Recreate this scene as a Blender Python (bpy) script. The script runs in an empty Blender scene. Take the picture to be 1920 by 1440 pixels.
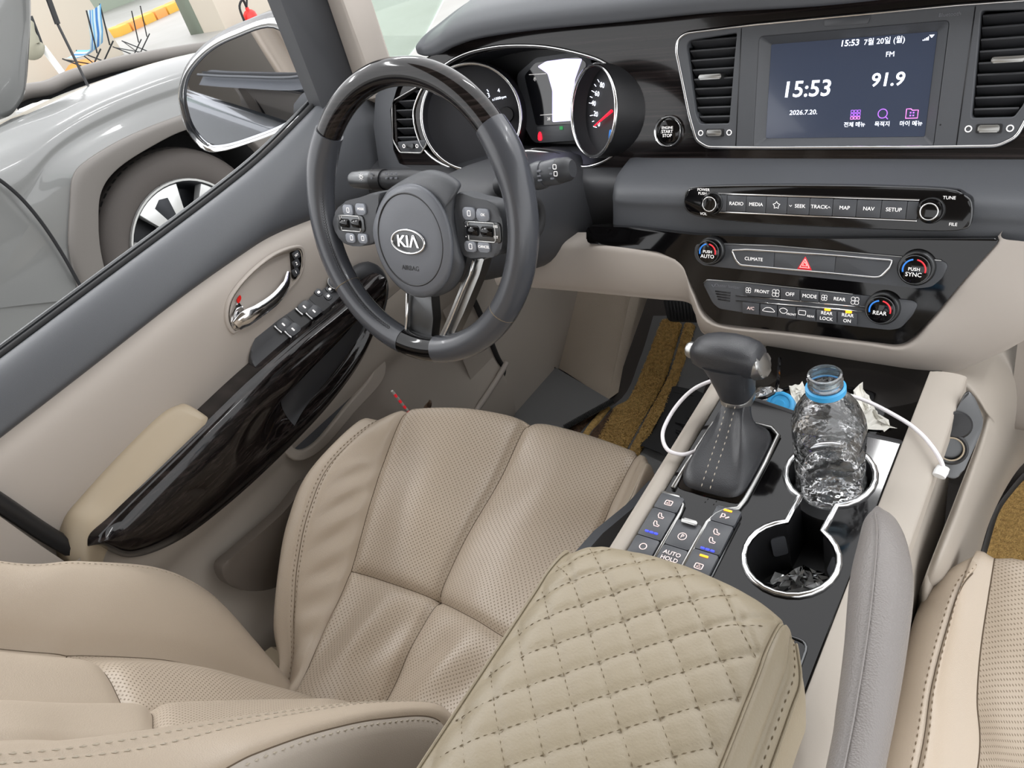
import bpy, bmesh, math, random
from mathutils import Vector as Vc, Matrix
random.seed(7)
S = bpy.context.scene
COL = S.collection
# ------------------------------------------------------------------ camera
# car axes: x to the passenger side, y forward, z up, metres; the eye is between the front seats
FPX = 1488.348
EYE = Vc((0.277, 0.0, 1.03))
RX = Vc((0.7988764065, 0.5482957587, -0.2473221545))
RY = Vc((0.1683635334, -0.5985774813, -0.7831722157))   # image down
RZ = Vc((-0.5774514765, 0.5840177736, -0.5705024386))   # view direction
cam = bpy.data.cameras.new('camera'); cam.sensor_width = 36; cam.lens = 36*FPX/1920
cam.clip_start = 0.02; cam.clip_end = 200
co = bpy.data.objects.new('camera', cam); COL.objects.link(co)
m = Matrix.Identity(4)
for i in range(3):
    m[i][0] = RX[i]; m[i][1] = -RY[i]; m[i][2] = -RZ[i]; m[i][3] = EYE[i]
co.matrix_world = m
S.camera = co
# ------------------------------------------------------------------ world, exposure
W = bpy.data.worlds.new('world'); S.world = W; W.use_nodes = True
bg = W.node_tree.nodes['Background']
bg.inputs[0].default_value = (0.98, 0.985, 1.0, 1); bg.inputs[1].default_value = 1.25
vs = S.view_settings
vs.view_transform = 'Standard'; vs.look = 'None'; vs.gamma = 1; vs.use_curve_mapping = False
vs.exposure = 0.98

# ------------------------------------------------------------------ pixel rays -> points on real planes
def ray(px, py):
    return (RX*((px-960)/FPX) + RY*((py-720)/FPX) + RZ).normalized()
def PXx(px, py, x): d = ray(px, py); return EYE + d*((x-EYE.x)/d.x)
def PYy(px, py, y): d = ray(px, py); return EYE + d*((y-EYE.y)/d.y)
def PZz(px, py, z): d = ray(px, py); return EYE + d*((z-EYE.z)/d.z)
class Fr:
    def __init__(s, O, U, V):
        s.O = Vc(O); s.U = Vc(U).normalized(); s.N = s.U.cross(Vc(V)).normalized(); s.V = s.N.cross(s.U)
    def pt(s, u, v, k=0): return s.O + s.U*u + s.V*v + s.N*k
    def uv(s, px, py, k=0):
        d = ray(px, py); t = ((s.O + s.N*k - EYE).dot(s.N))/d.dot(s.N)
        q = EYE + d*t - s.O
        return (q.dot(s.U), q.dot(s.V))
    def loop(s, pts, k=0): return [s.uv(*p, k) for p in pts]
    def mat(s, u=0, v=0, k=0):
        m = Matrix.Identity(4); o = s.pt(u, v, k)
        for i in range(3): m[i][0] = s.U[i]; m[i][1] = s.V[i]; m[i][2] = s.N[i]; m[i][3] = o[i]
        return m
    def at(s, u, v, k=0): return Fr(s.pt(u, v, k), s.U, s.V)
def tilt(O, deg, yaw=0):
    t = math.radians(deg); a = math.radians(yaw)
    U = Vc((math.cos(a), math.sin(a), 0)); N = Vc((math.sin(a)*math.cos(t), -math.cos(a)*math.cos(t), math.sin(t)))
    return Fr(O, U, N.cross(U))
FA = tilt((0, .937, .684), 20)        # screen and gauge fascia
FB = tilt((0, .795, .540), 20)        # audio and climate fascia
FW = tilt((-.431, .637, .657), 19.1)  # steering wheel
FK = Fr((.094, .454, .447), (1, 0, 0), (0, math.cos(.053), math.sin(.053)))   # console top

# ------------------------------------------------------------------ materials
def lin(c):
    return tuple(((v/255)/12.92 if v/255 <= .04045 else ((v/255+.055)/1.055)**2.4) for v in c) + (1,)
MATS = {}
def mat(name, col, rough=.5, metal=0, coat=0, bump=None, emis=0, var=None, spec=.5, sheen=0, alpha=1):
    m = bpy.data.materials.new(name); m.use_nodes = True; MATS[name] = m
    nt = m.node_tree; b = nt.nodes['Principled BSDF']
    b.inputs['Base Color'].default_value = lin(col); b.inputs['Roughness'].default_value = rough
    b.inputs['Metallic'].default_value = metal; b.inputs['Coat Weight'].default_value = coat
    b.inputs['Coat Roughness'].default_value = .04
    b.inputs['Specular IOR Level'].default_value = spec; b.inputs['Sheen Weight'].default_value = sheen
    if emis:
        b.inputs['Emission Color'].default_value = lin(col); b.inputs['Emission Strength'].default_value = emis
    tc = nt.nodes.new('ShaderNodeTexCoord')
    if var:            # (scale, second colour, contrast low, high, stretch)
        n = nt.nodes.new('ShaderNodeTexNoise'); n.inputs['Scale'].default_value = var[0]; n.inputs['Detail'].default_value = 5
        mp = nt.nodes.new('ShaderNodeMapping'); mp.inputs['Scale'].default_value = var[4] if len(var) > 4 else (1, 1, 1)
        nt.links.new(tc.outputs['Object'], mp.inputs[0]); nt.links.new(mp.outputs[0], n.inputs['Vector'])
        r = nt.nodes.new('ShaderNodeValToRGB'); r.color_ramp.elements[0].position = var[2]; r.color_ramp.elements[1].position = var[3]
        r.color_ramp.elements[0].color = lin(col); r.color_ramp.elements[1].color = lin(var[1])
        nt.links.new(n.outputs['Fac'], r.inputs[0]); nt.links.new(r.outputs[0], b.inputs['Base Color'])
    if bump:           # (kind, scale, strength, distance)
        if bump[0] == 'vor':
            t = nt.nodes.new('ShaderNodeTexVoronoi'); t.inputs['Scale'].default_value = bump[1]; o = t.outputs['Distance']
        else:
            t = nt.nodes.new('ShaderNodeTexNoise'); t.inputs['Scale'].default_value = bump[1]; t.inputs['Detail'].default_value = 4; o = t.outputs['Fac']
        nt.links.new(tc.outputs['Object'], t.inputs['Vector'])
        bp = nt.nodes.new('ShaderNodeBump'); bp.inputs['Strength'].default_value = bump[2]; bp.inputs['Distance'].default_value = bump[3]
        nt.links.new(o, bp.inputs['Height']); nt.links.new(bp.outputs[0], b.inputs['Normal'])
    return m
def perforated(name, col, hole, sp, rough):
    m = mat(name, col, rough); nt = m.node_tree; b = nt.nodes['Principled BSDF']
    tc = nt.nodes.new('ShaderNodeTexCoord'); mp = nt.nodes.new('ShaderNodeMapping')
    mp.inputs['Rotation'].default_value = (0, 0, math.pi/4)
    nt.links.new(tc.outputs['UV'], mp.inputs[0])
    v = nt.nodes.new('ShaderNodeTexVoronoi'); v.voronoi_dimensions = '2D'; v.inputs['Scale'].default_value = 1/sp; v.inputs['Randomness'].default_value = 0
    nt.links.new(mp.outputs[0], v.inputs['Vector'])
    r = nt.nodes.new('ShaderNodeMapRange'); r.inputs[1].default_value = .13; r.inputs[2].default_value = .27
    nt.links.new(v.outputs['Distance'], r.inputs[0])
    mx = nt.nodes.new('ShaderNodeMix'); mx.data_type = 'RGBA'
    mx.inputs[6].default_value = lin(hole); mx.inputs[7].default_value = lin(col)
    nt.links.new(r.outputs[0], mx.inputs[0]); nt.links.new(mx.outputs[2], b.inputs['Base Color'])
    n = nt.nodes.new('ShaderNodeTexNoise'); n.inputs['Scale'].default_value = 60; nt.links.new(tc.outputs['UV'], n.inputs['Vector'])
    ad = nt.nodes.new('ShaderNodeMath'); ad.operation = 'MULTIPLY_ADD'; ad.inputs[1].default_value = .6
    nt.links.new(n.outputs['Fac'], ad.inputs[0]); nt.links.new(r.outputs[0], ad.inputs[2])
    bp = nt.nodes.new('ShaderNodeBump'); bp.inputs['Strength'].default_value = .5; bp.inputs['Distance'].default_value = .0008
    nt.links.new(ad.outputs[0], bp.inputs['Height']); nt.links.new(bp.outputs[0], b.inputs['Normal'])
    return m
def clear(name, tint, gl=.06, rough=.03, haze=0, crinkle=0):
    m = bpy.data.materials.new(name); m.use_nodes = True; MATS[name] = m
    nt = m.node_tree; nt.nodes.clear()
    o = nt.nodes.new('ShaderNodeOutputMaterial'); mx = nt.nodes.new('ShaderNodeMixShader')
    t = nt.nodes.new('ShaderNodeBsdfTransparent'); t.inputs[0].default_value = tint
    g = nt.nodes.new('ShaderNodeBsdfGlossy'); g.inputs['Roughness'].default_value = rough
    lw = nt.nodes.new('ShaderNodeFresnel'); lw.inputs['IOR'].default_value = 1.45
    ad = nt.nodes.new('ShaderNodeMath'); ad.operation = 'MULTIPLY_ADD'; ad.inputs[1].default_value = 1.0; ad.inputs[2].default_value = gl
    nt.links.new(lw.outputs[0], ad.inputs[0]); nt.links.new(ad.outputs[0], mx.inputs[0])
    if crinkle:
        tc = nt.nodes.new('ShaderNodeTexCoord'); nz = nt.nodes.new('ShaderNodeTexNoise'); nz.inputs['Scale'].default_value = crinkle; nz.inputs['Detail'].default_value = 2
        bp = nt.nodes.new('ShaderNodeBump'); bp.inputs['Strength'].default_value = .6; bp.inputs['Distance'].default_value = .006
        nt.links.new(tc.outputs['Object'], nz.inputs['Vector']); nt.links.new(nz.outputs['Fac'], bp.inputs['Height'])
        nt.links.new(bp.outputs[0], g.inputs['Normal']); nt.links.new(bp.outputs[0], lw.inputs['Normal'])
    base = t
    if haze:
        df = nt.nodes.new('ShaderNodeBsdfDiffuse'); df.inputs[0].default_value = (.9, .92, .93, 1)
        m2 = nt.nodes.new('ShaderNodeMixShader'); m2.inputs[0].default_value = haze
        nt.links.new(t.outputs[0], m2.inputs[1]); nt.links.new(df.outputs[0], m2.inputs[2]); base = m2
    nt.links.new(base.outputs[0], mx.inputs[1]); nt.links.new(g.outputs[0], mx.inputs[2]); nt.links.new(mx.outputs[0], o.inputs[0])
    return m
mat('leather', (178, 164, 147), .37, bump=('vor', 900, .25, .0006))
perforated('leather_perf', (179, 165, 148), (136, 122, 104), .0046, .37)
mat('leather_side', (172, 163, 152), .55, bump=('vor', 900, .2, .0006))
mat('leather_quilt', (150, 139, 118), .45, bump=('noise', 500, .35, .0008))
mat('thread', (120, 104, 84), .8)
mat('thread_light', (182, 172, 156), .8)
mat('thread_dark', (116, 102, 80), .8)
mat('seam', (92, 79, 64), .9)
mat('beige', (176, 168, 160), .55, bump=('noise', 1500, .15, .0004))
mat('beige_side', (168, 160, 150), .6, bump=('noise', 1500, .15, .0004))
mat('armrest_beige', (170, 156, 134), .45, bump=('noise', 1500, .15, .0004))
mat('charcoal', (74, 76, 80), .5, bump=('noise', 1400, .3, .0005))
mat('charcoal_dark', (52, 53, 56), .5, bump=('noise', 1400, .2, .0004))
mat('black_plastic', (26, 26, 28), .45)
mat('button', (72, 74, 78), .42)
mat('gloss_black', (9, 8, 9), .08, coat=.25, spec=.25)
mat('gloss_wood', (15, 12, 12), .10, coat=.3, spec=.25, var=(5, (46, 39, 38), .45, .75, (.9, 9, 60)))
mat('rubber', (36, 36, 37), .8, bump=('noise', 400, .3, .001))
mat('leather_black', (48, 49, 52), .38, bump=('vor', 1100, .25, .0005))
mat('leather_wheel', (66, 68, 73), .27, coat=.15, bump=('vor', 1300, .12, .0003))
mat('pocket_shade', (104, 96, 88), .7)
mat('wheel_key', (138, 142, 150), .35, .2)
mat('leather_grey', (128, 123, 120), .4, bump=('vor', 800, .35, .0007))
mat('chrome', (215, 215, 215), .12, 1)
mat('satin', (170, 170, 168), .32, 1)
mat('satin_dark', (96, 97, 98), .38, 1)
mat('white_mark', (225, 222, 220), .5, emis=.45)
mat('pink_mark', (226, 200, 196), .5, emis=.4)
mat('white_lit', (235, 240, 255), .5, emis=1.0)
mat('blue_led', (30, 40, 255), .5, emis=3)
mat('orange_led', (255, 150, 20), .5, emis=1.6)
mat('red_led', (255, 20, 40), .5, emis=1.4)
mat('green_led', (30, 120, 60), .5, emis=.5)
mat('red_mark', (205, 40, 50), .4, emis=.3)
mat('blue_mark', (40, 110, 190), .4, emis=.4)
mat('grey_mark', (120, 122, 128), .5)
mat('violet_mark', (150, 90, 220), .5, emis=.9)
mat('pink_lit', (235, 120, 220), .5, emis=.9)
mat('display', (42, 48, 62), .12, coat=.3, emis=.55)
mat('display_white', (205, 198, 250), .3, emis=.75)
mat('dark_glass', (20, 21, 25), .1, coat=.6)
mat('gauge_face', (38, 38, 42), .6)
mat('white_cable', (232, 228, 230), .35)
mat('white_plastic', (222, 222, 222), .35)
mat('cap_blue', (62, 160, 215), .35)
mat('foil_brown', (120, 98, 82), .3, .2)
mat('tissue', (226, 224, 216), .8)
mat('coil_tan', (238, 198, 122), .75, var=(160, (188, 144, 82), .4, .75), bump=('noise', 420, 1, .006))
mat('coil_brown', (112, 84, 62), .8, var=(160, (70, 52, 40), .4, .7), bump=('noise', 420, 1, .006))
mat('mat_dark', (112, 112, 112), .8, bump=('noise', 900, .6, .0015))
mat('carpet', (196, 182, 164), .95, bump=('noise', 900, .8, .002), sheen=.3)
mat('carpet_dark', (74, 69, 66), .95, bump=('noise', 900, .8, .002))
clear('bottle_clear', (.97, .975, .98, 1), .05, .05, .025, 55)
clear('wrap_clear', (.9, .9, .9, 1), .14, .12, .55)
clear('window_glass', (.86, .93, .88, 1), .02)
clear('bottle_blue', (.72, .88, .97, 1), .10, .05, .10)
mat('mirror', (205, 208, 214), .02, 1)
mat('hub_grey', (100, 103, 109), .42, bump=('noise', 1400, .3, .0005))
mat('body_paint', (70, 72, 74), .25, .3, coat=1)
mat('mirror_back', (40, 41, 43), .4)
mat('car_grey', (112, 113, 112), .25, .1, coat=.8)
mat('car_clad', (100, 96, 92), .5)
mat('tyre', (74, 69, 66), .75, bump=('noise', 300, .3, .001))
mat('wheel_dark', (46, 48, 52), .35, .5)
mat('wheel_light', (196, 197, 196), .25, .7)
mat('well_dark', (24, 24, 26), .9)
mat('wall_cream', (192, 184, 170), .8)
mat('wall_white', (240, 240, 238), .8)
mat('concrete', (158, 157, 154), .5, var=(1.2, (146, 145, 140), .3, .7))
mat('tape_yellow', (214, 166, 60), .6)
mat('green_paint', (140, 150, 136), .7)
mat('red_paint', (225, 38, 32), .35)
mat('camp_blue', (110, 178, 224), .8)
mat('kerb_orange', (222, 150, 78), .6)
mat('camp_pale', (205, 226, 232), .8)
mat('camp_deep', (70, 130, 200), .8)
mat('steel_tube', (60, 62, 64), .4, .8)
mat('net_grey', (150, 148, 132), .9)
mat('pole_white', (226, 226, 224), .5)
mat('lamp_white', (255, 255, 255), .5, emis=22)

# ------------------------------------------------------------------ object helpers
ROOTLOC = {}
def tag(o, label=None, cat=None, group=None, kind=None):
    if label: o['label'] = label
    if cat: o['category'] = cat
    if group: o['group'] = group
    if kind: o['kind'] = kind
    return o
def thing(name, label, cat, loc, group=None):
    o = bpy.data.objects.new(name, None); COL.objects.link(o); o.location = loc; o.empty_display_size = .05
    ROOTLOC[o.name] = Vc(loc)
    return tag(o, label, cat, group)
def attach(o, parent):
    if parent is not None:
        o.parent = parent
        if parent.name in ROOTLOC: o.matrix_parent_inverse = Matrix.Translation(-ROOTLOC[parent.name])
def mobj(name, verts, faces, mt, parent=None, smooth=True, uv=None, label=None, autos=None):
    me = bpy.data.meshes.new(name)
    me.from_pydata([tuple(v) for v in verts], [], faces)
    if uv:
        l = me.uv_layers.new(name='UVMap')
        for lp in me.loops: l.data[lp.index].uv = uv[lp.vertex_index]
    me.materials.append(MATS[mt])
    for p in me.polygons: p.use_smooth = smooth
    o = bpy.data.objects.new(name, me); COL.objects.link(o); attach(o, parent)
    if label: o['label'] = label
    if autos is not None: sharp(o, autos)
    return o
def sharp(o, deg=35):
    bm = bmesh.new(); bm.from_mesh(o.data)
    for e in bm.edges:
        if len(e.link_faces) == 2 and e.calc_face_angle(0) > math.radians(deg): e.smooth = False
    bm.to_mesh(o.data); bm.free()
    for p in o.data.polygons: p.use_smooth = True
def struct(o): o['kind'] = 'structure'; return o

def cr1(p0, p1, p2, p3, t):
    return .5*((2*p1) + (p2-p0)*t + (2*p0-5*p1+4*p2-p3)*t*t + (3*p1-p0-3*p2+p3)*t**3)
def crv(P, s):          # open Catmull-Rom through P, s in 0..len-1
    n = len(P); i = min(int(s), n-2); t = s-i
    p0 = P[i-1] if i > 0 else P[0]*2-P[1]
    p3 = P[i+2] if i+2 < n else P[n-1]*2-P[n-2]
    return cr1(p0, P[i], P[i+1], p3, t)
def smooth_line(P, n):  # n points evenly in parameter
    P = [Vc(p) for p in P]
    return [crv(P, (len(P)-1)*i/(n-1)) for i in range(n)]
def closed_cr(P, k=6):
    n = len(P); out = []
    P = [Vc((*p, 0)) if len(p) == 2 else Vc(p) for p in P]
    for i in range(n):
        for j in range(k):
            out.append(cr1(P[i-1], P[i], P[(i+1) % n], P[(i+2) % n], j/k))
    return [(q.x, q.y) for q in out]
def rounded(P, r, k=4):  # 2D polygon with rounded corners; r number or list
    out = []; n = len(P)
    for i in range(n):
        a = Vc(P[i-1]); b = Vc(P[i]); c = Vc(P[(i+1) % n])
        rr = r[i] if isinstance(r, (list, tuple)) else r
        d1 = (a-b); d2 = (c-b); l = min(rr, d1.length*.48, d2.length*.48)
        if l < 1e-6: out.append(tuple(b)); continue
        p = b+d1.normalized()*l; q = b+d2.normalized()*l
        for j in range(k+1):
            t = j/k; out.append(tuple(p*(1-t)**2 + b*2*t*(1-t) + q*t*t))
    return out
def rrect(u, v, w, h, r): return rounded([(u-w/2, v-h/2), (u+w/2, v-h/2), (u+w/2, v+h/2), (u-w/2, v+h/2)], r)
def circle(u, v, r, n=40, ry=None): return [(u+r*math.cos(2*math.pi*i/n), v+(ry or r)*math.sin(2*math.pi*i/n)) for i in range(n)]

class Surf:             # Catmull-Rom patch through a grid of points G[row][col], normal displacement disp(row, col)
    def __init__(s, G, disp=None, flip=False):
        s.G = [[Vc(p) for p in r] for r in G]; s.nr = len(G); s.nc = len(G[0]); s.disp = disp; s.flip = flip
    def base(s, a, b):
        i = min(int(a), s.nr-2); rows = []
        cols = []
        for r in range(max(0, i-1), min(s.nr, i+3)): cols.append((r, crv(s.G[r], b)))
        d = dict(cols); p1 = d[i]; p2 = d[i+1]
        p0 = d[i-1] if i-1 in d else p1*2-p2
        p3 = d[i+2] if i+2 in d else p2*2-p1
        return cr1(p0, p1, p2, p3, a-i)
    def normal(s, a, b):
        e = .02
        u = s.base(min(a+e, s.nr-1), b)-s.base(max(a-e, 0), b)
        v = s.base(a, min(b+e, s.nc-1))-s.base(a, max(b-e, 0))
        n = u.cross(v)
        n = n.normalized() if n.length > 1e-12 else Vc((0, 0, 1))
        return -n if s.flip else n
    def ev(s, a, b, lift=0):
        p = s.base(a, b); h = lift + (s.disp(a, b, p) if s.disp else 0)
        return p + s.normal(a, b)*h if h else p
    def mesh(s, name, mt, parent, da, db, a0=0, a1=None, b0=0, b1=None, label=None, thick=0):
        a1 = s.nr-1 if a1 is None else a1; b1 = s.nc-1 if b1 is None else b1
        na = max(2, int((a1-a0)*da)); nb = max(2, int((b1-b0)*db))
        V = []; UV = []; F = []
        for i in range(na+1):
            for j in range(nb+1):
                V.append(s.ev(a0+(a1-a0)*i/na, b0+(b1-b0)*j/nb))
        # metric uv from running lengths
        for i in range(na+1):
            for j in range(nb+1):
                UV.append([0, 0])
        mi = na//2; mj = nb//2
        for i in range(na+1):
            acc = 0
            k = i*(nb+1)
            for j in range(mj, nb): acc += (V[k+j+1]-V[k+j]).length; UV[k+j+1][0] = acc
            acc = 0
            for j in range(mj, 0, -1): acc -= (V[k+j-1]-V[k+j]).length; UV[k+j-1][0] = acc
        for j in range(nb+1):
            acc = 0
            for i in range(na):
                acc += (V[(i+1)*(nb+1)+mj]-V[i*(nb+1)+mj]).length; UV[(i+1)*(nb+1)+j][1] = acc
        for i in range(na):
            for j in range(nb):
                a = i*(nb+1)+j; q = (a, a+1, a+nb+2, a+nb+1)
                F.append(q if s.flip else q[::-1])
        return mobj(name, V, F, mt, parent, True, UV, label)

def stitches(name, pts, mt, parent, ln=.0045, gap=.0028, r=.0007, lift=.0006, nrm=None):
    """a run of separate thread stitches along a polyline"""
    V = []; F = []
    P = [Vc(p) for p in pts]; L = [0]
    for a, b in zip(P, P[1:]): L.append(L[-1]+(b-a).length)
    def at(s):
        for i in range(len(P)-1):
            if s <= L[i+1] or i == len(P)-2:
                t = (s-L[i])/max(1e-9, L[i+1]-L[i]); return P[i].lerp(P[i+1], t)
    s = 0
    while s+ln < L[-1]:
        a = at(s); b = at(s+ln); d = (b-a).normalized()
        up = Vc((0, -.3, .95)) if nrm is None else Vc(nrm)
        w = d.cross(up).normalized()*r; h = up*r*1.3; c = (a+b)/2
        k = len(V); V += [a, c+w, c+h, c-w, b, c-h]
        F += [(k, k+1, k+2), (k, k+2, k+3), (k+4, k+2, k+1), (k+4, k+3, k+2), (k, k+5, k+1), (k, k+3, k+5), (k+4, k+1, k+5), (k+4, k+5, k+3)]
        s += ln+gap
    o = mobj(name, V, F, mt, parent, False); o['kind'] = 'stuff'
    return o
def surf_line(S_, path, n=60, lift=.0004):
    out = []
    P = [Vc((a, b, 0)) for a, b in path]
    for i in range(n):
        q = crv(P, (len(P)-1)*i/(n-1)) if len(P) > 2 else P[0].lerp(P[1], i/(n-1))
        out.append(S_.ev(min(max(q.x, 0), S_.nr-1), min(max(q.y, 0), S_.nc-1), lift))
    return out

def tubeverts(P, R, n=10, closed=False, cap=True, up=None, V=None, F=None, sq=None):
    V = [] if V is None else V; F = [] if F is None else F
    k0 = len(V); m_ = len(P); prev = None
    for i in range(m_):
        if closed: d = (P[(i+1) % m_]-P[i-1]).normalized()
        else: d = (P[min(i+1, m_-1)]-P[max(i-1, 0)]).normalized()
        if up is not None: a = (Vc(up)-d*d.dot(Vc(up))).normalized()
        elif prev is None:
            a = Vc((0, 0, 1)) if abs(d.z) < .9 else Vc((1, 0, 0)); a = (a-d*d.dot(a)).normalized()
        else: a = (prev-d*d.dot(prev)).normalized()
        prev = a; b = d.cross(a)
        r = R[i] if isinstance(R, (list, tuple)) else R
        ra, rb = r if isinstance(r, (list, tuple)) else (r, r)
        for j in range(n):
            t = 2*math.pi*j/n; V.append(P[i]+a*ra*math.cos(t)+b*rb*math.sin(t))
    for i in range(m_ if closed else m_-1):
        for j in range(n):
            a = k0+i*n+j; b = k0+i*n+(j+1) % n; i2 = (i+1) % m_
            F.append((a, b, k0+i2*n+(j+1) % n, k0+i2*n+j))
    if not closed and cap:
        F.append(tuple(k0+j for j in range(n))[::-1]); F.append(tuple(k0+(m_-1)*n+j for j in range(n)))
    return V, F
def tube(name, pts, r, mt, parent=None, n=10, closed=False, up=None, smooth_n=None, label=None):
    P = [Vc(p) for p in pts]
    if smooth_n:
        if closed:
            m_ = len(P); Q = []
            for i in range(m_):
                for j in range(smooth_n): Q.append(cr1(P[i-1], P[i], P[(i+1) % m_], P[(i+2) % m_], j/smooth_n))
            P = Q
        else:
            m0 = len(P); P = smooth_line(P, smooth_n)
            if isinstance(r, (list, tuple)) and len(r) == m0:
                rr = [Vc((*x, 0)) if isinstance(x, (list, tuple)) else Vc((x, x, 0)) for x in r]
                r = [(max(1e-4, q.x), max(1e-4, q.y)) for q in smooth_line(rr, smooth_n)]
    V, F = tubeverts(P, r, n, closed, True, up)
    return mobj(name, V, F, mt, parent, label=label, autos=50)
def lathe(name, fr, prof, mt, parent=None, n=32, u=0, v=0, label=None, auto=40, fn=None, cap0=False, cap1=True):
    V = []; F = []
    for (r, k) in prof:
        for j in range(n):
            t = 2*math.pi*j/n; rr = fn(r, k, t) if fn else r
            V.append(fr.pt(u+rr*math.cos(t), v+rr*math.sin(t), k))
    for i in range(len(prof)-1):
        for j in range(n):
            a = i*n+j; b = i*n+(j+1) % n; F.append((a, b, b+n, a+n))
    if cap1 and prof[-1][0] > 1e-5: F.append(tuple((len(prof)-1)*n+j for j in range(n)))
    if cap0: F.append(tuple(range(n))[::-1])
    return mobj(name, V, F, mt, parent, label=label, autos=auto)
def slab(name, fr, loop, k0, k1, mt, parent=None, bev=0, label=None, seg=2):
    """solid polygon plate between offsets k0 and k1 of a frame, top edge rounded by bev"""
    bm = bmesh.new(); n = len(loop)
    ar = sum(loop[i-1][0]*loop[i][1]-loop[i][0]*loop[i-1][1] for i in range(n))
    if ar < 0: loop = loop[::-1]
    lo = [bm.verts.new(fr.pt(u, v, k0)) for u, v in loop]; hi = [bm.verts.new(fr.pt(u, v, k1)) for u, v in loop]
    top = bm.faces.new(hi); bm.faces.new(lo[::-1])
    for i in range(n): bm.faces.new((lo[i-1], lo[i], hi[i], hi[i-1]))
    if bev: bmesh.ops.bevel(bm, geom=list(top.edges), offset=bev, segments=seg, profile=.5, affect='EDGES', clamp_overlap=True)
    me = bpy.data.meshes.new(name); bm.to_mesh(me); bm.free()
    me.materials.append(MATS[mt]); o = bpy.data.objects.new(name, me); COL.objects.link(o); attach(o, parent)
    sharp(o, 30)
    if label: o['label'] = label
    return o
DEFER = []
def plate(name, fr, loops, k0, k1, mt, parent=None, bev=.001, label=None):
    """filled outline with holes, extruded between two offsets"""
    cu = bpy.data.curves.new(name, 'CURVE'); cu.dimensions = '2D'; cu.fill_mode = 'BOTH'
    bev = min(bev, (k1-k0)*.45)
    cu.extrude = max(1e-5, (k1-k0)/2-bev); cu.bevel_depth = bev; cu.bevel_resolution = 2; cu.offset = -bev
    for lp in loops:
        sp = cu.splines.new('POLY'); sp.points.add(len(lp)-1); sp.use_cyclic_u = True
        for p, (u, v) in zip(sp.points, lp): p.co = (u, v, 0, 1)
    o = bpy.data.objects.new(name, cu); COL.objects.link(o)
    DEFER.append((o, name, mt, parent, fr.mat(0, 0, (k0+k1)/2), label, 35)); return o
FONT = bpy.data.fonts.load('<builtin>')
def text(s, fr, u, v, size, mt, parent, k=0, name='lettering', align='CENTER', ext=.0001, sx=1, shear=0, bold=0):
    cu = bpy.data.curves.new(name, 'FONT'); cu.body = s; cu.size = size; cu.font = FONT
    cu.align_x = align; cu.align_y = 'CENTER'; cu.extrude = ext; cu.shear = shear; cu.offset = bold; cu.resolution_u = 3
    o = bpy.data.objects.new(name, cu); COL.objects.link(o)
    DEFER.append((o, name, mt, parent, fr.mat(u, v, k) @ Matrix.Diagonal((sx, 1, 1, 1)), None, None)); return o
def flush():
    bpy.context.view_layer.update(); dg = bpy.context.evaluated_depsgraph_get()
    items = []
    names = {o.name for (o, *_) in DEFER}
    for (o, name, mt, parent, mx, label, au) in DEFER:
        me = bpy.data.meshes.new_from_object(o.evaluated_get(dg))
        items.append((o.name, name, mt, (parent.name if parent is not None and parent.name in names else None), parent, mx, label, au, me))
    items = [(k, n, mt, pn, (None if pn else p), mx, l, au, me) for (k, n, mt, pn, p, mx, l, au, me) in items]
    for it in [d[0] for d in DEFER]: bpy.data.objects.remove(it)
    DEFER.clear()
    new = {}
    for (k, name, mt, pn, parent, mx, label, au, me) in items:
        me.materials.clear(); me.transform(mx); me.materials.append(MATS[mt]); me.name = name
        q = bpy.data.objects.new(name, me); COL.objects.link(q); new[k] = q
        if au: sharp(q, au)
        if label: q['label'] = label
    for (k, name, mt, pn, parent, mx, label, au, me) in items:
        attach(new[k], new[pn] if pn else parent)
def knob_ring(name, fr, u, v, r, rt, k, mt, parent, n=40, m_=8, label=None):
    P = [fr.pt(u+r*math.cos(2*math.pi*i/n), v+r*math.sin(2*math.pi*i/n), k) for i in range(n)]
    V, F = tubeverts(P, rt, m_, True, up=None if False else fr.N)
    return mobj(name, V, F, mt, parent, label=label)
def wire(name, fr, loop, k, r, mt, parent, n=6, closed=True, label=None):
    P = [fr.pt(u, v, k) for u, v in loop]
    V, F = tubeverts(P, r, n, closed, True, up=fr.N)
    return mobj(name, V, F, mt, parent, label=label)
# ================================================================== SETTING
FLOOR = -.06
GROUND = -.353
def box(name, x0, x1, y0, y1, z0, z1, mt, parent=None, bev=0, label=None):
    fr = Fr((0, 0, 0), (1, 0, 0), (0, 1, 0))
    return slab(name, fr, [(x0, y0), (x1, y0), (x1, y1), (x0, y1)], z0, z1, mt, parent, bev, label)
struct(box('floor', -.80, .95, -1.1, 1.5, FLOOR-.03, FLOOR-.012, 'carpet_dark'))
# garage outside
struct(box('floor_garage', -30, 12, -14, 30, GROUND-.1, GROUND, 'concrete'))
# cabin shell behind and above the eye
struct(box('ceiling', -.72, .72, -1.65, .62, 1.27, 1.30, 'beige_side', bev=.01))
struct(box('wall_rear', -.80, .80, -1.70, -1.65, -.07, .72, 'beige_side'))
struct(box('wall_left', -.84, -.80, -1.65, -.32, -.07, .66, 'beige_side'))
struct(box('wall_outer', -.95, -.85, -1.65, -.30, -.2, .66, 'body_paint', bev=.03))
struct(box('window_2', -.86, -.85, -1.65, -.42, .67, 1.2, 'window_glass'))

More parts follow.
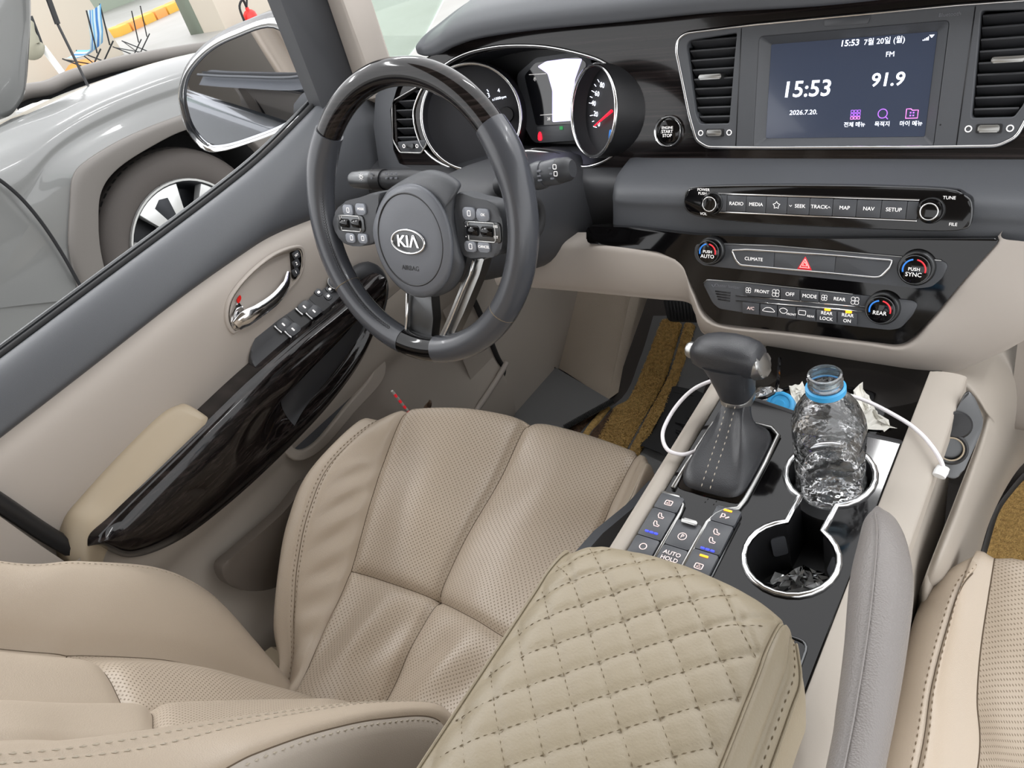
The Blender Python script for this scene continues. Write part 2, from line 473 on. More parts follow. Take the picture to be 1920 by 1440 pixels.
# ================================================================== DRIVER SEAT
def P3(q):              # (px, py, x) anchored on a longitudinal plane, or a world point given as Vc
    return q if isinstance(q, Vc) else PXx(*q)
def W3(*q): return Vc(q)
seat = thing('car_seat', 'tan perforated leather driver seat with stitched side bolsters', 'car seat', (-.4, .35, FLOOR))
rows = [
 [(672,800,-.64), (703,790,-.612), (757,772,-.57), None, (985,792,-.405), None, (1190,853,-.215), (1205,866,-.195), (1217,890,-.178)],
 [(578,900,-.655), (620,865,-.625), (720,860,-.57), None, (935,890,-.405), None, (1150,930,-.22), (1176,930,-.195), (1187,955,-.178)],
 [(540,990,-.655), (577,960,-.62), (690,950,-.565), None, (870,1000,-.405), None, (1110,1010,-.225), (1140,1000,-.2), (1160,1000,-.18)],
 [(523,1080,-.64), (556,1060,-.61), (655,1070,-.555), None, (810,1120,-.405), None, W3(-.25,.395,.205), W3(-.215,.41,.23), W3(-.185,.41,.21)],
 [(514,1180,-.62), (548,1150,-.595), (600,1190,-.545), None, (760,1220,-.405), None, W3(-.255,.32,.175), W3(-.22,.33,.20), W3(-.19,.33,.185)],
 [(520,1285,-.585), (537,1290,-.57), (540,1310,-.53), None, (715,1310,-.405), None, W3(-.265,.25,.155), W3(-.235,.25,.18), W3(-.2,.25,.165)]]
lipmid = {3: PXx(868, 770, -.49), 5: PXx(1092, 818, -.31)}
G = []
for i, r in enumerate(rows):
    q = [P3(p) if p is not None else None for p in r]
    for j in (3, 5):
        q[j] = lipmid[j] if i == 0 else (q[j-1]+q[j+1])/2 + W3(0, 0, .004 if i == 3 else .011)
    q = [q[0]+W3(.004, .0, -.14)] + q + [q[-1]+W3(-.002, .0, -.13)]
    G.append(q)
# front face below the lip
f1 = [p + W3(0, .014, -.035) for p in G[0]]; f0 = [p + W3(0, .0, -.13) for p in G[0]]
G = [f0, f1] + G + [[p + W3(0, -.12, -.03) for p in G[-1]]]
def gauss(d, w): return math.exp(-(d/w)**2)
def cush_disp(a, b, p):
    h = 0
    if 2.2 < b < 7.8:
        if a > 1.2: h -= (.008*gauss(b-5, .07)+.005*gauss(b-5, .2)) * min(1, (a-1.2)*2)
        h -= (.008*gauss(a-5, .05)+.005*gauss(a-5, .16))*min(1, max(0, (b-2.95)*4))*min(1, max(0, (7.05-b)*4))
        h -= .007*gauss(b-3, .07) + .006*gauss(b-7, .07)
    h -= .0045*gauss(b-2, .07)*(1 if 1.4 < a else 0)
    h -= .003*gauss(b-8.4, .08)
    # creases worn into the rear panels and the door-side bolster
    if a > 5 and 3 < b < 7: h += .004*math.sin(6*(b-3)+2.2*(a-5))*gauss(a-5.9, .7)
    if 1.9 < b < 3.1: h += .0022*math.sin(11*a+7*b)*gauss(b-2.6, .3)*(1 if a > 3 else 0)
    return h
SC = Surf(G, cush_disp, flip=False)
bl = SC.mesh('side_bolster', 'leather', seat, 14, 14, b0=0, b1=3)
br = SC.mesh('side_bolster', 'leather', seat, 12, 10, b0=7, b1=10)
for (a0, a1) in ((0, 5), (5, 8)):
    for (b0, b1) in ((3, 5), (5, 7)):
        SC.mesh('seat_panel', 'leather_perf', seat, 16, 26, a0=a0, a1=a1, b0=b0, b1=b1)
def seam(S_, path, par, n=90, r=.0009): tube('seam_line', surf_line(S_, path, n, -.0002), r, 'seam', par, 5)
seam(SC, [(1.3+.7*i, 5) for i in range(10)], bl); seam(SC, [(1.0+.72*i, 3) for i in range(10)], bl); seam(SC, [(1.2+.7*i, 7) for i in range(10)], br)
seam(SC, [(5, 3+.5*i) for i in range(9)], bl); seam(SC, [(1.6+.7*i, 2) for i in range(9)], bl)
for off in (-.075, .075):
    stitches('stitching', surf_line(SC, [(1.6+.9*i, 2+off) for i in range(7)], 120), 'thread', bl, nrm=(-.3, 0, .95))
tube('piping', surf_line(SC, [(.6, 8.4), (1.4, 8.4), (2, 8.42), (3, 8.5), (4, 8.6), (5, 8.6), (7.5, 8.6)], 60, .001), .0014, 'thread_light', br, 6)
# backrest
gx = -.405
B = [
 [(545,1330,-.57), (560,1335,-.52), W3(gx,.245,.12), (790,1400,-.27), (860,1390,-.22), (870,1420,-.165)],
 [(520,1285,-.60), (540,1310,-.53), W3(gx,.205,.20), (660,1330,-.265), (812,1324,-.22), (825,1347,-.165)],
 [(460,1190,-.62), (450,1270,-.54), (500,1332,gx), (560,1338,-.265), (700,1315,-.22), (720,1345,-.165)],
 [(400,1120,-.63), (330,1230,-.55), (400,1328,gx), (440,1352,-.27), (545,1331,-.22), (600,1370,-.165)],
 [(300,1072,-.635), (135,1217,-.555), (250,1325,gx), (305,1372,-.27), (400,1352,-.22), (480,1412,-.165)],
 [(150,1058,-.635), (0,1205,-.56), (100,1322,gx), (150,1385,-.275), (200,1385,-.22), (350,1470,-.165)],
 [(0,1056,-.635), W3(-.56,-.02,.58), W3(gx,-.035,.59), W3(-.275,-.02,.62), (0,1407,-.22), W3(-.165,-.035,.66)],
 [W3(-.63,-.03,.72), W3(-.56,-.12,.75), W3(gx,-.135,.75), W3(-.28,-.12,.75), W3(-.22,-.09,.76), W3(-.17,-.12,.76)],
 [W3(-.6,-.17,.93), W3(-.55,-.19,.94), W3(gx,-.2,.95), W3(-.28,-.19,.94), W3(-.23,-.18,.93), W3(-.19,-.2,.93)],
 [W3(-.58,-.26,.97), W3(-.54,-.27,.99), W3(gx,-.27,1.0), W3(-.29,-.27,.99), W3(-.25,-.26,.97), W3(-.21,-.27,.96)]]
GB = []
for r in B:
    q = [P3(p) for p in r]
    mid = lambda a, b: (a+b)/2 + W3(0, .012, .006)
    q = [q[0], q[1], mid(q[1], q[2]), q[2], mid(q[2], q[3]), q[3], q[4], q[5]]
    q = [q[0]+W3(.03, -.13, -.03), q[0]+W3(-.012, -.03, -.004)] + q + [q[-1]+W3(.004, -.07, -.03), q[-1]+W3(-.02, -.16, -.06)]
    GB.append(q)
# columns: 0 back, 1 outer turn, 2 outer edge, 3 insert edge, 4, 5 groove, 6, 7 insert edge, 8 peak, 9 seam, 10, 11 back
def back_disp(a, b, p):
    h = 0
    h -= (.006*gauss(b-5, .06)+.004*gauss(b-5, .16))*(1 if 2.9 < b < 7.1 else 0)
    h -= (.006*gauss(a-4, .06)+.004*gauss(a-4, .16))*min(1, max(0, (b-2.95)*4))*min(1, max(0, (7.1-b)*4))
    h -= .008*gauss(b-3, .12) + .006*gauss(b-7, .12)
    h -= .003*gauss(b-8.25, .06) + .004*gauss(b-9, .07)
    if 2 < b < 3: h += .016*math.sin(math.pi*(b-2))
    return h
SB = Surf(GB, back_disp, flip=False)
bk = SB.mesh('back_bolster', 'leather', seat, 12, 12, b0=0, b1=3)
SB.mesh('back_panel', 'leather_perf', seat, 14, 20, a0=0, a1=4, b0=3, b1=5)
SB.mesh('back_panel', 'leather_perf', seat, 14, 20, a0=0, a1=4, b0=5, b1=7)
SB.mesh('back_panel', 'leather', seat, 12, 20, a0=4, a1=9, b0=3, b1=5)
SB.mesh('back_panel', 'leather', seat, 12, 20, a0=4, a1=9, b0=5, b1=7)
bk2 = SB.mesh('back_bolster', 'leather', seat, 14, 14, b0=7, b1=9)
bk3 = SB.mesh('back_side_panel', 'leather_side', seat, 12, 8, b0=9, b1=11, label='pale grey leather side panel of the backrest')
seam(SB, [(.9+.7*i, 5) for i in range(10)], bk); seam(SB, [(.9+.7*i, 3) for i in range(10)], bk); seam(SB, [(.9+.7*i, 9) for i in range(10)], bk3); seam(SB, [(.9+.7*i, 8.25) for i in range(10)], bk2)
seam(SB, [(4, 3+.5*i) for i in range(9)], bk)
for off in (8.13, 8.37): stitches('stitching', surf_line(SB, [(1+.8*i, off) for i in range(8)], 140), 'thread_light', bk2, .006, .003, .001, nrm=(0, .8, .5))
stitches('stitching', surf_line(SB, [(1+.8*i, 9.1) for i in range(8)], 140), 'thread_light', bk3, .005, .003, .001, nrm=(.6, .6, .5))
stitches('stitching', surf_line(SB, [(1.6+.8*i, 1.95) for i in range(7)], 140), 'thread_light', bk, .004, .003, .0007, nrm=(-.5, .5, .6))
# base under the cushion
slab('seat_base', Fr((0, 0, 0), (1, 0, 0), (0, 1, 0)), [(-.60, .05), (-.22, .05), (-.22, .55), (-.60, .55)], FLOOR-.01, .06, 'charcoal_dark', seat, .01)
sv = [W3(-.665, y, z) for y, z in ((-.05, .02), (.20, .0), (.27, .03), (.30, .06), (.27, .10), (.2, .12), (-.05, .14))]
Vv = sv + [v+W3(.05, 0, 0) for v in sv]; n = len(sv)
mobj('seat_side_cover', Vv, [tuple(range(n)), tuple(range(2*n-1, n-1, -1))] + [(i, (i+1) % n, n+(i+1) % n, n+i) for i in range(n)], 'armrest_beige', seat, autos=30)
# inner plastic shield beside the console
sh = [PXx(*q, -.155) for q in ((1095,1040), (1130,1000), (1190,950), (1232,905), (1228,985), (1150,1060))]
Vv = sh + [v+W3(-.012, 0, 0) for v in sh]; n = len(sh)
mobj('seat_shield', Vv, [tuple(range(n)), tuple(range(2*n-1, n-1, -1))] + [(i, (i+1) % n, n+(i+1) % n, n+i) for i in range(n)], 'charcoal', seat, autos=30, label='grey plastic shield on the inner side of the cushion')

# ================================================================== PASSENGER SEAT
ps = thing('car_seat', 'tan leather passenger seat cushion at the right edge of the picture', 'car seat', (.43, .35, FLOOR))
def PZc(q): return q if isinstance(q, Vc) else PZz(*q)
pr_ = [
 [(1838,1052,.27), (1850,1046,.285), (1866,1041,.295), W3(.44,.655,.29), W3(.60,.65,.30), W3(.66,.63,.29)],
 [(1768,1083,.265), (1803,1090,.295), (1856,1105,.285), W3(.44,.56,.265), W3(.60,.56,.29), W3(.665,.55,.28)],
 [(1722,1140,.255), (1772,1180,.285), (1842,1200,.265), W3(.44,.46,.235), W3(.60,.46,.265), W3(.665,.46,.255)],
 [(1692,1240,.24), (1744,1290,.27), (1834,1310,.25), W3(.44,.37,.21), W3(.60,.37,.24), W3(.66,.37,.235)],
 [(1668,1340,.225), (1728,1400,.255), (1838,1420,.235), W3(.44,.28,.18), W3(.6,.28,.2), W3(.65,.28,.2)]]
pr_.append([(PZz(*q) if not isinstance(q, Vc) else q)+W3(.004, -.10, -.02) for q in pr_[-1]]); pr_.append([q+W3(.01, -.12, -.02) for q in pr_[-1]])
GP = []
for r in pr_:
    q = [PZc(p) for p in r]
    q = [q[0]+W3(.006, .0, -.14)] + q + [q[-1]+W3(0, 0, -.14)]
    GP.append(q)
GP = [[p+W3(0, -.0, -.14) for p in GP[0]], [p+W3(0, .012, -.035) for p in GP[0]]] + GP
def pass_disp(a, b, p):
    return -.005*gauss(b-3, .08) - .004*gauss(b-2, .06) - (.008*gauss(b-4, .05) if a > 1.2 else 0)
SP = Surf(GP, pass_disp, flip=False)
pb = SP.mesh('side_bolster', 'leather', ps, 14, 16, b0=0, b1=3)
SP.mesh('seat_panel', 'leather_perf', ps, 14, 18, b0=3, b1=4)
SP.mesh('seat_panel', 'leather_perf', ps, 14, 18, b0=4, b1=5)
SP.mesh('side_bolster', 'leather', ps, 10, 8, b0=5, b1=7)
tube('seam_line', surf_line(SP, [(1.6+.7*i, 2) for i in range(9)], 90, -.0002), .0009, 'seam', pb, 5); tube('seam_line', surf_line(SP, [(1.2+.7*i, 3) for i in range(9)], 90, -.0002), .0009, 'seam', pb, 5)
for off in (1.88, 2.12): stitches('stitching', surf_line(SP, [(2.3+.7*i, off) for i in range(7)], 120), 'thread', pb, nrm=(0, 0, 1))
box('seat_base', .30, .60, .05, .52, FLOOR-.01, .05, 'charcoal_dark', ps, .01)
# ================================================================== DRIVER DOOR
door = thing('driver_door', 'beige car door with dark belt pad and glossy black armrest trim', 'car door', (-.8, .5, -.1))
def xline(pts, x): return [PXx(px, py, x) for px, py in pts]
bt = xline([(-260,862), (-120,760), (0,672), (200,522), (400,372), (500,290), (585,205), (640,150)], -.845)
bb = xline([(-260,1010), (-120,912), (0,819), (167,690), (334,560), (447,480), (512,440), (587,413)], -.785)
bb[-1] = PXx(600, 405, -.785); bb.append(PXx(700, 372, -.785)); bt.append(bt[-1]+W3(0, .12, .0))
N = len(bb)
rowsb = [[p+W3(-.03, 0, -.02) for p in bt], [p for p in bt], [a.lerp(b, .12)+W3(.018, 0, .004) for a, b in zip(bt, bb)], [a.lerp(b, .5)+W3(.022, 0, 0) for a, b in zip(bt, bb)],
         [a.lerp(b, .9)+W3(.010, 0, 0) for a, b in zip(bt, bb)], [p+W3(-.004, 0, -.004) for p in bb]]
SBP = Surf(rowsb)
SBP.mesh('belt_pad', 'charcoal', door, 5, 6, label='dark grey soft pad along the window sill')
tube('window_seal', [p+W3(-.004, 0, .002) for p in bt], .0045, 'rubber', door, 8, smooth_n=60)
tube('sill_strip', [p+W3(-.020, 0, .004) for p in bt], .0035, 'satin_dark', door, 8, smooth_n=60, label='bright metal strip along the window sill')
# beige upper panel
ut = [p+W3(-.004, 0, 0) for p in bb]
ys = [p.y for p in ut]
low = [W3(-.785, y, .37) for y in ys]
rowsu = [ut, [W3(-.772, a.y, a.z*.85+.37*.15) for a in ut], [W3(-.765, a.y, a.z*.5+.37*.5) for a in ut], [W3(-.775, a.y, .40) for a in ut], low]
SU = Surf(rowsu)
SU.mesh('upper_panel', 'beige', door, 6, 5)
# lower panel with hollow below the armrest and the map pocket lip
yl = [-.15, .0, .15, .3, .45, .6, .75, .9, 1.0]
prof = [(-.735, .40), (-.745, .31), (-.772, .25), (-.765, .17), (-.735, .10), (-.722, .045), (-.725, -.02), (-.75, -.07)]
SLW = Surf([[W3(x, y, z) for y in yl] for x, z in prof])
lowp = SLW.mesh('lower_panel', 'beige_side', door, 8, 5)
# shut line at the rear of the door (dark gap and the beige pillar trim behind it)
struct(tube('trim_1', [PXx(*q, -.758) for q in ((-60,905), (0,943), (80,997), (150,1040), (240,1110))], .011, 'black_plastic', None, 8, smooth_n=20))
pil = [PXx(*q, -.752) for q in ((-80,930), (0,968), (75,1022), (150,1072), (180,1110), (180,1250), (-80,1250))]
Vv = pil + [v+W3(-.04, 0, 0) for v in pil]; n = len(pil)
struct(mobj('trim_2', Vv, [tuple(range(n))[::-1], tuple(range(n, 2*n))] + [((i+1) % n, i, n+i, n+(i+1) % n) for i in range(n)], 'beige', autos=30))
# gloss armrest trim band
up_ = xline([(172,1003), (215,962), (300,880), (385,798), (470,716), (560,637), (640,572), (690,522), (703,512)], -.722)
dn_ = xline([(178,1022), (245,1046), (335,1015), (430,945), (530,853), (620,757), (682,668), (712,585), (712,540)], -.732)
up_ = [PXx(170, 1000, -.722)+W3(-.030, -.012, -.012)] + [PXx(175, 998, -.722)] + up_[1:]; dn_ = [PXx(172, 1014, -.732)+W3(-.03, -.012, -.006)] + [PXx(176, 1020, -.732)] + dn_[1:]
def band(f, dx): return [a.lerp(b, f)+W3(dx, 0, 0) for a, b in zip(up_, dn_)]
rb = [band(0, -.05), band(-.015, -.012), band(.0, 0), band(.07, .013), band(.36, .024), band(.72, .020), band(.93, .006), band(1, -.004), band(1.0, -.04)]
def band_disp(a, b, p):     # pull recess pressed into the front half of the band
    c = (b-6.45)/1.75; r = (a-4.7)/1.0; d = math.sqrt(c*c+r*r)
    h = -.022*(1/(1+math.exp((d-.86)*16)))
    d2 = math.sqrt(((b-4.9)/.75)**2+((a-4.35)/.8)**2)
    return h - .006*(1/(1+math.exp((d2-.8)*12)))
SBD = Surf(rb, band_disp)
bd = SBD.mesh('armrest_trim', 'gloss_wood', door, 12, 16, label='glossy black trim band around the door armrest')
SBD2 = Surf([[p for p in r] for r in rb], lambda a, b, p: band_disp(a, b, p)+.0008)
SBD2.mesh('pull_pocket', 'charcoal_dark', bd, 14, 12, a0=4.15, a1=5.3, b0=5.3, b1=7.75, label='dark soft-touch pull recess in the trim')
# padded elbow rest
ea = xline([(120,985), (150,940), (220,860), (290,790), (330,768)], -.775)
eb = xline([(178,1000), (225,955), (300,878), (372,808), (384,796)], -.728)
rows_e = [[p+W3(.0, 0, -.05) for p in ea], [p for p in ea], [a.lerp(b, .3)+W3(0, 0, .016) for a, b in zip(ea, eb)], [a.lerp(b, .75)+W3(0, 0, .016) for a, b in zip(ea, eb)], [b+W3(.004, 0, .004) for b in eb], [p+W3(.002, 0, -.03) for p in eb]]
for r in rows_e: r.insert(0, r[0]+W3(-.005, -.03, -.035)); r.insert(0, r[0]+W3(-.005, -.01, -.06)); r.append(r[-1]+W3(-.003, .012, -.012)); r.append(r[-1]+W3(-.003, .0, -.05))
Surf(rows_e).mesh('elbow_pad', 'armrest_beige', door, 8, 8, label='padded tan elbow rest')
# window switch panel
FS = Fr(PXx(560, 603, -.750), PXx(690,512,-.75)-PXx(475,690,-.75), (-.036, 0, .040))
def fl(pts, k=0): return FS.loop(pts, k)
sw = slab('switch_panel', FS, rounded(fl([(466,668), (480,628), (560,574), (628,528), (672,492), (714,520), (640,575), (560,640), (486,700)]), .012), -.05, 0, 'charcoal_dark', door, .004)
def swbtn(c, w, h, nm='window_switch', mt='button', hh=.006, par=sw, rot=0):
    u, v = FS.uv(*c); return slab(nm, FS, rrect(u, v, w, h, min(w, h)*.25), -.004, hh, mt, par, .0015)
for c in ((531,611), (549,620), (570,578), (588,586)):
    b_ = swbtn(c, .022, .017)
    u, v = FS.uv(*c); slab('mark', FS, rrect(u-.001, v, .0025, .006, .0008), .0058, .0064, 'white_mark', b_)
    slab('switch_lip', FS, rrect(u-.0125, v, .0025, .016, .001), -.001, .0045, 'satin', b_, .0008)
for c in ((560,598), (600,566)):
    u, v = FS.uv(*c); slab('switch_well', FS, rrect(u, v, .02, .032, .004), 0, .0006, 'black_plastic', sw, 0)
for c in ((597,549), (618,543), (615,556)):
    b_ = swbtn(c, .012, .012, 'mirror_switch', 'button', .002); u, v = FS.uv(*c); slab('mark', FS, rrect(u, v, .005, .004, .0015), .0019, .0024, 'white_mark', b_)
u, v = FS.uv(627, 533); lathe('mirror_knob', FS, [(.012, 0), (.012, .006), (.010, .0075), (.0, .0075)], 'button', sw, 20, u, v)
knob_ring('knob_ring', FS, u, v, .0125, .0008, .0065, 'satin', sw, 24, 6)
# front grip pad over the switch panel nose
tube('armrest_nose', [PXx(*q, -.745) for q in ((655,520), (690,512), (708,540), (705,600))], [.012, .02, .02, .012], 'charcoal_dark', door, 12, smooth_n=14)
# inner door handle
FH = Fr(PXx(490, 545, -.767), (0, 1, 0), (0, 0, 1))
FH = Fr(FH.O, (0, 1, 0), (0, 0, 1))     # u forward, v up, normal towards the cabin
hb = [(421,600), (432,624), (446,620), (500,582), (552,532), (568,498), (567,466), (552,460), (510,476), (462,515), (428,560)]
plate('handle_bezel', FH, [closed_cr(FH.loop(hb), 5), closed_cr([((u-FH.uv(496,543)[0])*.93+FH.uv(496,543)[0], (v-FH.uv(496,543)[1])*.90+FH.uv(496,543)[1]) for u, v in FH.loop(hb)], 5)], -.004, .005, 'beige', door, .002)
cx, cy = FH.uv(486, 545)
bowl = closed_cr([(cx+.92*(u-cx), cy+.9*(v-cy)) for u, v in FH.loop(hb)], 5)
V = []; F = []; nb = len(bowl)
for s_, k in ((1, .002), (.9, -.008), (.7, -.018), (.4, -.022), (.1, -.023)):
    V += [FH.pt(cx+s_*(u-cx), cy+s_*(v-cy), k+.004) for u, v in bowl]
for i in range(4):
    for j in range(nb): F.append((i*nb+j, i*nb+(j+1) % nb, (i+1)*nb+(j+1) % nb, (i+1)*nb+j))
F.append(tuple(4*nb+j for j in range(nb)))
hbz = mobj('handle_bowl', V, F, 'beige_side', door)
hp = [(440,610), (452,596), (475,580), (505,558), (526,534), (536,510)]
tube('pull_lever', [FH.pt(*FH.uv(*q), .006+.010*math.sin(math.pi*i/5)) for i, q in enumerate(hp)], [(.004, .010), (.006, .013), (.006, .011), (.005, .010), (.0045, .008), (.003, .004)], 'chrome', door, 12, up=FH.N, smooth_n=28, label='chrome door pull lever')
slab('handle_pivot', FH, closed_cr(FH.loop([(430,600), (436,618), (452,606), (456,585), (446,566), (436,580)]), 4), -.006, .004, 'chrome', door, .002)
slab('lock_mark', FH, closed_cr(FH.loop([(441,562), (447,553), (449,560), (444,568)]), 3), .003, .0046, 'red_paint', door)
# seat memory buttons
mem = slab('memory_panel', FH, rounded(FH.loop([(546,472), (564,465), (565,498), (550,525), (546,520)]), .004), -.004, .0045, 'gloss_black', door, .001)
for (a, b), t in (((555,478), 'SET'), ((555,494), '2'), ((554,510), '1')):
    u, v = FH.uv(a, b, .0045); bn = slab('memory_button', FH, rrect(u, v, .013, .012, .002), .004, .006, 'button', mem, .0006)
    text(t, FH, u, v, .0075 if len(t) == 1 else .005, 'white_mark', bn, .0062)
# speaker pocket shapes in the lower door
FD = Fr((-.735, .35, .05), (0, 1, 0), (0, 0, 1))
# map pocket mouth
mp_ = xline([(540,805), (560,770), (640,700), (690,655), (690,700), (640,770), (585,835), (556,848)], -.755)
FM = Fr((-.757, .5, .2), (0, 1, 0), (0, 0, 1))
plate('pocket_lip', FM, [closed_cr(FM.loop([(520,815), (560,752), (640,680), (695,630), (720,700), (660,775), (598,845), (548,862)]), 5), closed_cr(FM.loop([(540,808), (570,762), (640,702), (686,662), (694,700), (645,762), (590,828), (554,842)]), 5)], -.004, .006, 'beige_side', door, .003)
slab('pocket_back', FM, closed_cr(FM.loop([(535,808), (565,760), (640,698), (690,655), (698,700), (648,765), (592,832), (552,846)]), 5), -.006, -.002, 'charcoal', door, 0)
slab('storage_recess', FD, closed_cr(FD.loop([(408,1062), (440,1030), (520,960), (575,900), (600,960), (560,1060), (500,1100), (430,1098)]), 5), -.01, .012, 'pocket_shade', door, .004)  # recess drawn as a plate, its shade put into the brown colour
# tweeter sail at the front of the window (dark corner behind the mirror)
FQ = Fr((-.835, .85, .75), (0, 1, 0), (0, 0, 1))
slab('mirror_sail', FQ, FQ.loop([(413,-260), (505,-30), (602,214), (588,232), (640,190), (700,330), (760,330), (706,150), (628,-30), (528,-260)]), -.02, .012, 'charcoal_dark', door, .006, label='dark corner panel between mirror and pillar')

box('door_skin', -.95, -.885, -.28, 1.0, -.2, .60, 'body_paint', door, .03)
# ================================================================== SIDE MIRROR
XM = -1.02
mir = thing('side_mirror', 'chrome-rimmed side mirror outside the driver window', 'car mirror', tuple(PXx(585, 225, XM)))
ml = [(338,170), (350,130), (388,88), (440,60), (520,38), (575,90), (588,160), (580,205), (545,235), (480,262), (420,280), (385,278), (355,245), (341,205)]
mg = [(357,165), (368,128), (402,96), (450,70), (515,48), (560,92), (572,160), (562,200), (530,225), (470,252), (415,268), (392,258), (370,225)]
FMr = Fr(PXx(470, 165, XM), (.80, .60, .02), (.05, .0, 1))
Lo = closed_cr(FMr.loop(ml), 6); Li = closed_cr(FMr.loop(mg), 6)
cxm = sum(u for u, v in Lo)/len(Lo); cym = sum(v for u, v in Lo)/len(Lo)
V = []; F = []; nm_ = len(Lo)
for s_, k in ((1.0, .004), (1.06, -.02), (1.03, -.06), (.85, -.10), (.5, -.13), (.1, -.14)):
    V += [FMr.pt(cxm+s_*(u-cxm), cym+s_*(v-cym), k) for u, v in Lo]
for i in range(5):
    for j in range(nm_): F.append((i*nm_+j, (i+1)*nm_+j, (i+1)*nm_+(j+1) % nm_, i*nm_+(j+1) % nm_))
F.append(tuple(5*nm_+j for j in range(nm_))[::-1])
mobj('mirror_housing', V, F, 'mirror_back', mir)
V = []; F = []
Lx = [(cxm+1.02*(u-cxm), cym+1.02*(v-cym)) for u, v in Lo]
prof = [(0, -.012, Lx), (0, .004, Lx), (.35, .012, None), (.7, .010, None), (1, .0, Li), (1, -.012, Li)]
ring = []
ctr = lambda L: L
for f_, k, L in prof:
    for j in range(nm_):
        a = Lx[j]; b = (cxm+.90*(Lo[j][0]-cxm), cym+.90*(Lo[j][1]-cym))
        q = (a[0]*(1-f_)+b[0]*f_, a[1]*(1-f_)+b[1]*f_); V.append(FMr.pt(*q, k))
for i in range(5):
    for j in range(nm_): F.append((i*nm_+j, i*nm_+(j+1) % nm_, (i+1)*nm_+(j+1) % nm_, (i+1)*nm_+j))
mobj('mirror_rim', V, F, 'chrome', mir, autos=60)
slab('mirror_glass', FMr, [(cxm+.895*(u-cxm), cym+.895*(v-cym)) for u, v in Lo], -.008, -.001, 'mirror', mir)
tube('mirror_foot', [FMr.pt(*FMr.uv(560, 215), -.05), PXx(600, 195, -.93), PXx(640, 170, -.86)], [(.03, .04), (.03, .035), (.03, .035)], 'mirror_back', mir, 12, smooth_n=8)

# ================================================================== PILLAR AND QUARTER WINDOW
FPq = Fr((-.80, .98, .86), (.12, 1, 0), (0, 0, 1))
def ap(name, pts, k0, k1, mt, bev=.006): return struct(slab(name, FPq, FPq.loop(pts), k0, k1, mt, None, bev))
ap('trim_3', [(516,-260), (585,-260), (672,-30), (735,150), (722,200), (690,185), (618,-30)], -.02, .02, 'beige', .008)
win = ap('window_1', [(580,-260), (760,-260), (900,-100), (820,60), (790,100), (720,150), (660,-30)], -.03, -.026, 'window_glass', 0)
tube('window_frame', [FPq.pt(*FPq.uv(*q), -.018) for q in ((668,-40), (690,30), (722,112))], .004, 'rubber', win, 8)
# ================================================================== DASHBOARD
dash = thing('dashboard', 'charcoal dashboard with dark wood-look gloss fascia', 'dashboard', (0, 1.0, .3))
# --- brow pad above the fascia
bl_px = [(786,100), (800,104), (822,100), (850,86), (900,70), (1000,55), (1180,38), (1334,22), (1526,10), (1700,-8), (1900,-30), (2100,-55)]
low = [FA.pt(*FA.uv(px, py, .03), .03) for px, py in bl_px]
low += [low[-1]+W3(.2, 0, 0), low[-1]+W3(.45, 0, 0)]
bc = []
for i, p in enumerate(low):
    e = min(1, i/3)
    bc.append([p+W3(0, .05, .0), p+W3(0, .004, -.002), p+W3(0, -.004, .006), p+W3(0, .004, .014+.012*e), p+W3(0, .05, .022+.02*e), p+W3(0, .2, .03+.02*e), p+W3(0, .5, .0)])
bc = [[q+W3(-.02, .05, -.02) for q in bc[0]]] + bc
Surf(bc).mesh('dash_top_pad', 'charcoal', dash, 6, 6, label='charcoal soft pad over the fascia')
left = FA.loop([(1450,276), (1330,275), (1309,262), (1296,215), (1272,95), (1275,75), (1290,63), (1420,47)])
sur = [(0, FA.uv(1590, 277)[1])] + left + [(0, FA.uv(1590, 277)[1]+.1235)]
v0 = FA.uv(1590, 277)[1]
sl = [(u, v) for u, v in left]
vt = sl[-1][1]
frame = [(u, v) for u, v in sl] + [(-u, v) for u, v in reversed(sl)]
frame = rounded(frame, .006)
lv = FA.loop([(742,272), (738,195), (790,162), (800,170), (800,268), (790,286), (752,284)], .003)
# --- fascia panel with cluster opening
cl_px = [(776,218), (786,178), (806,148), (838,119), (869,102), (902,92), (953,85), (1023,87), (1094,102), (1136,119), (1167,150), (1182,187), (1184,217), (1175,254), (1153,288), (1122,307), (1094,313), (1071,305), (1048,291), (1015,285), (981,284), (930,300), (870,318), (820,302), (790,270)]
CL = closed_cr(FA.loop(cl_px), 4)
fo = [(728,205), (742,165), (770,125), (850,75), (1000,48), (1180,32), (1334,15), (1526,0), (1700,-20)]
top = FA.loop(fo)
bot = FA.loop([(1920,330), (1800,330), (1560,324), (1420,316), (1280,305), (1200,308), (1150,322), (1090,335), (980,330), (860,330), (770,322), (748,308), (734,280)])
out = top + [(.78, top[-1][1]), (.78, bot[0][1])] + bot
plate('fascia', FA, [rounded(out, .006), CL, [(q[0]*1.004, q[1]*1.004) for q in frame], rounded(lv, .003)], -.02, .0, 'gloss_wood', dash, .003, 'dark wood-look high gloss fascia')
wire('cluster_trim', FA, CL, .001, .0022, 'chrome', dash, label='chrome trim around the cluster')
# body behind and the left end cap
ec = FA.loop([(700,235), (704,178), (738,140), (772,118), (742,165), (730,205), (736,282), (748,310), (800,325), (930,335), (1100,340), (1100,352), (900,350), (712,322)], .004)
slab('end_cap', FA, ec, -.12, .006, 'charcoal', dash, .004)
FAb = FA.at(0, 0, -.14)
slab('dash_body', FAb, [(-.74, -.12), (.75, -.12), (.75, .10), (-.6, .10), (-.74, .04)], -.2, .0, 'charcoal_dark', dash, .01)
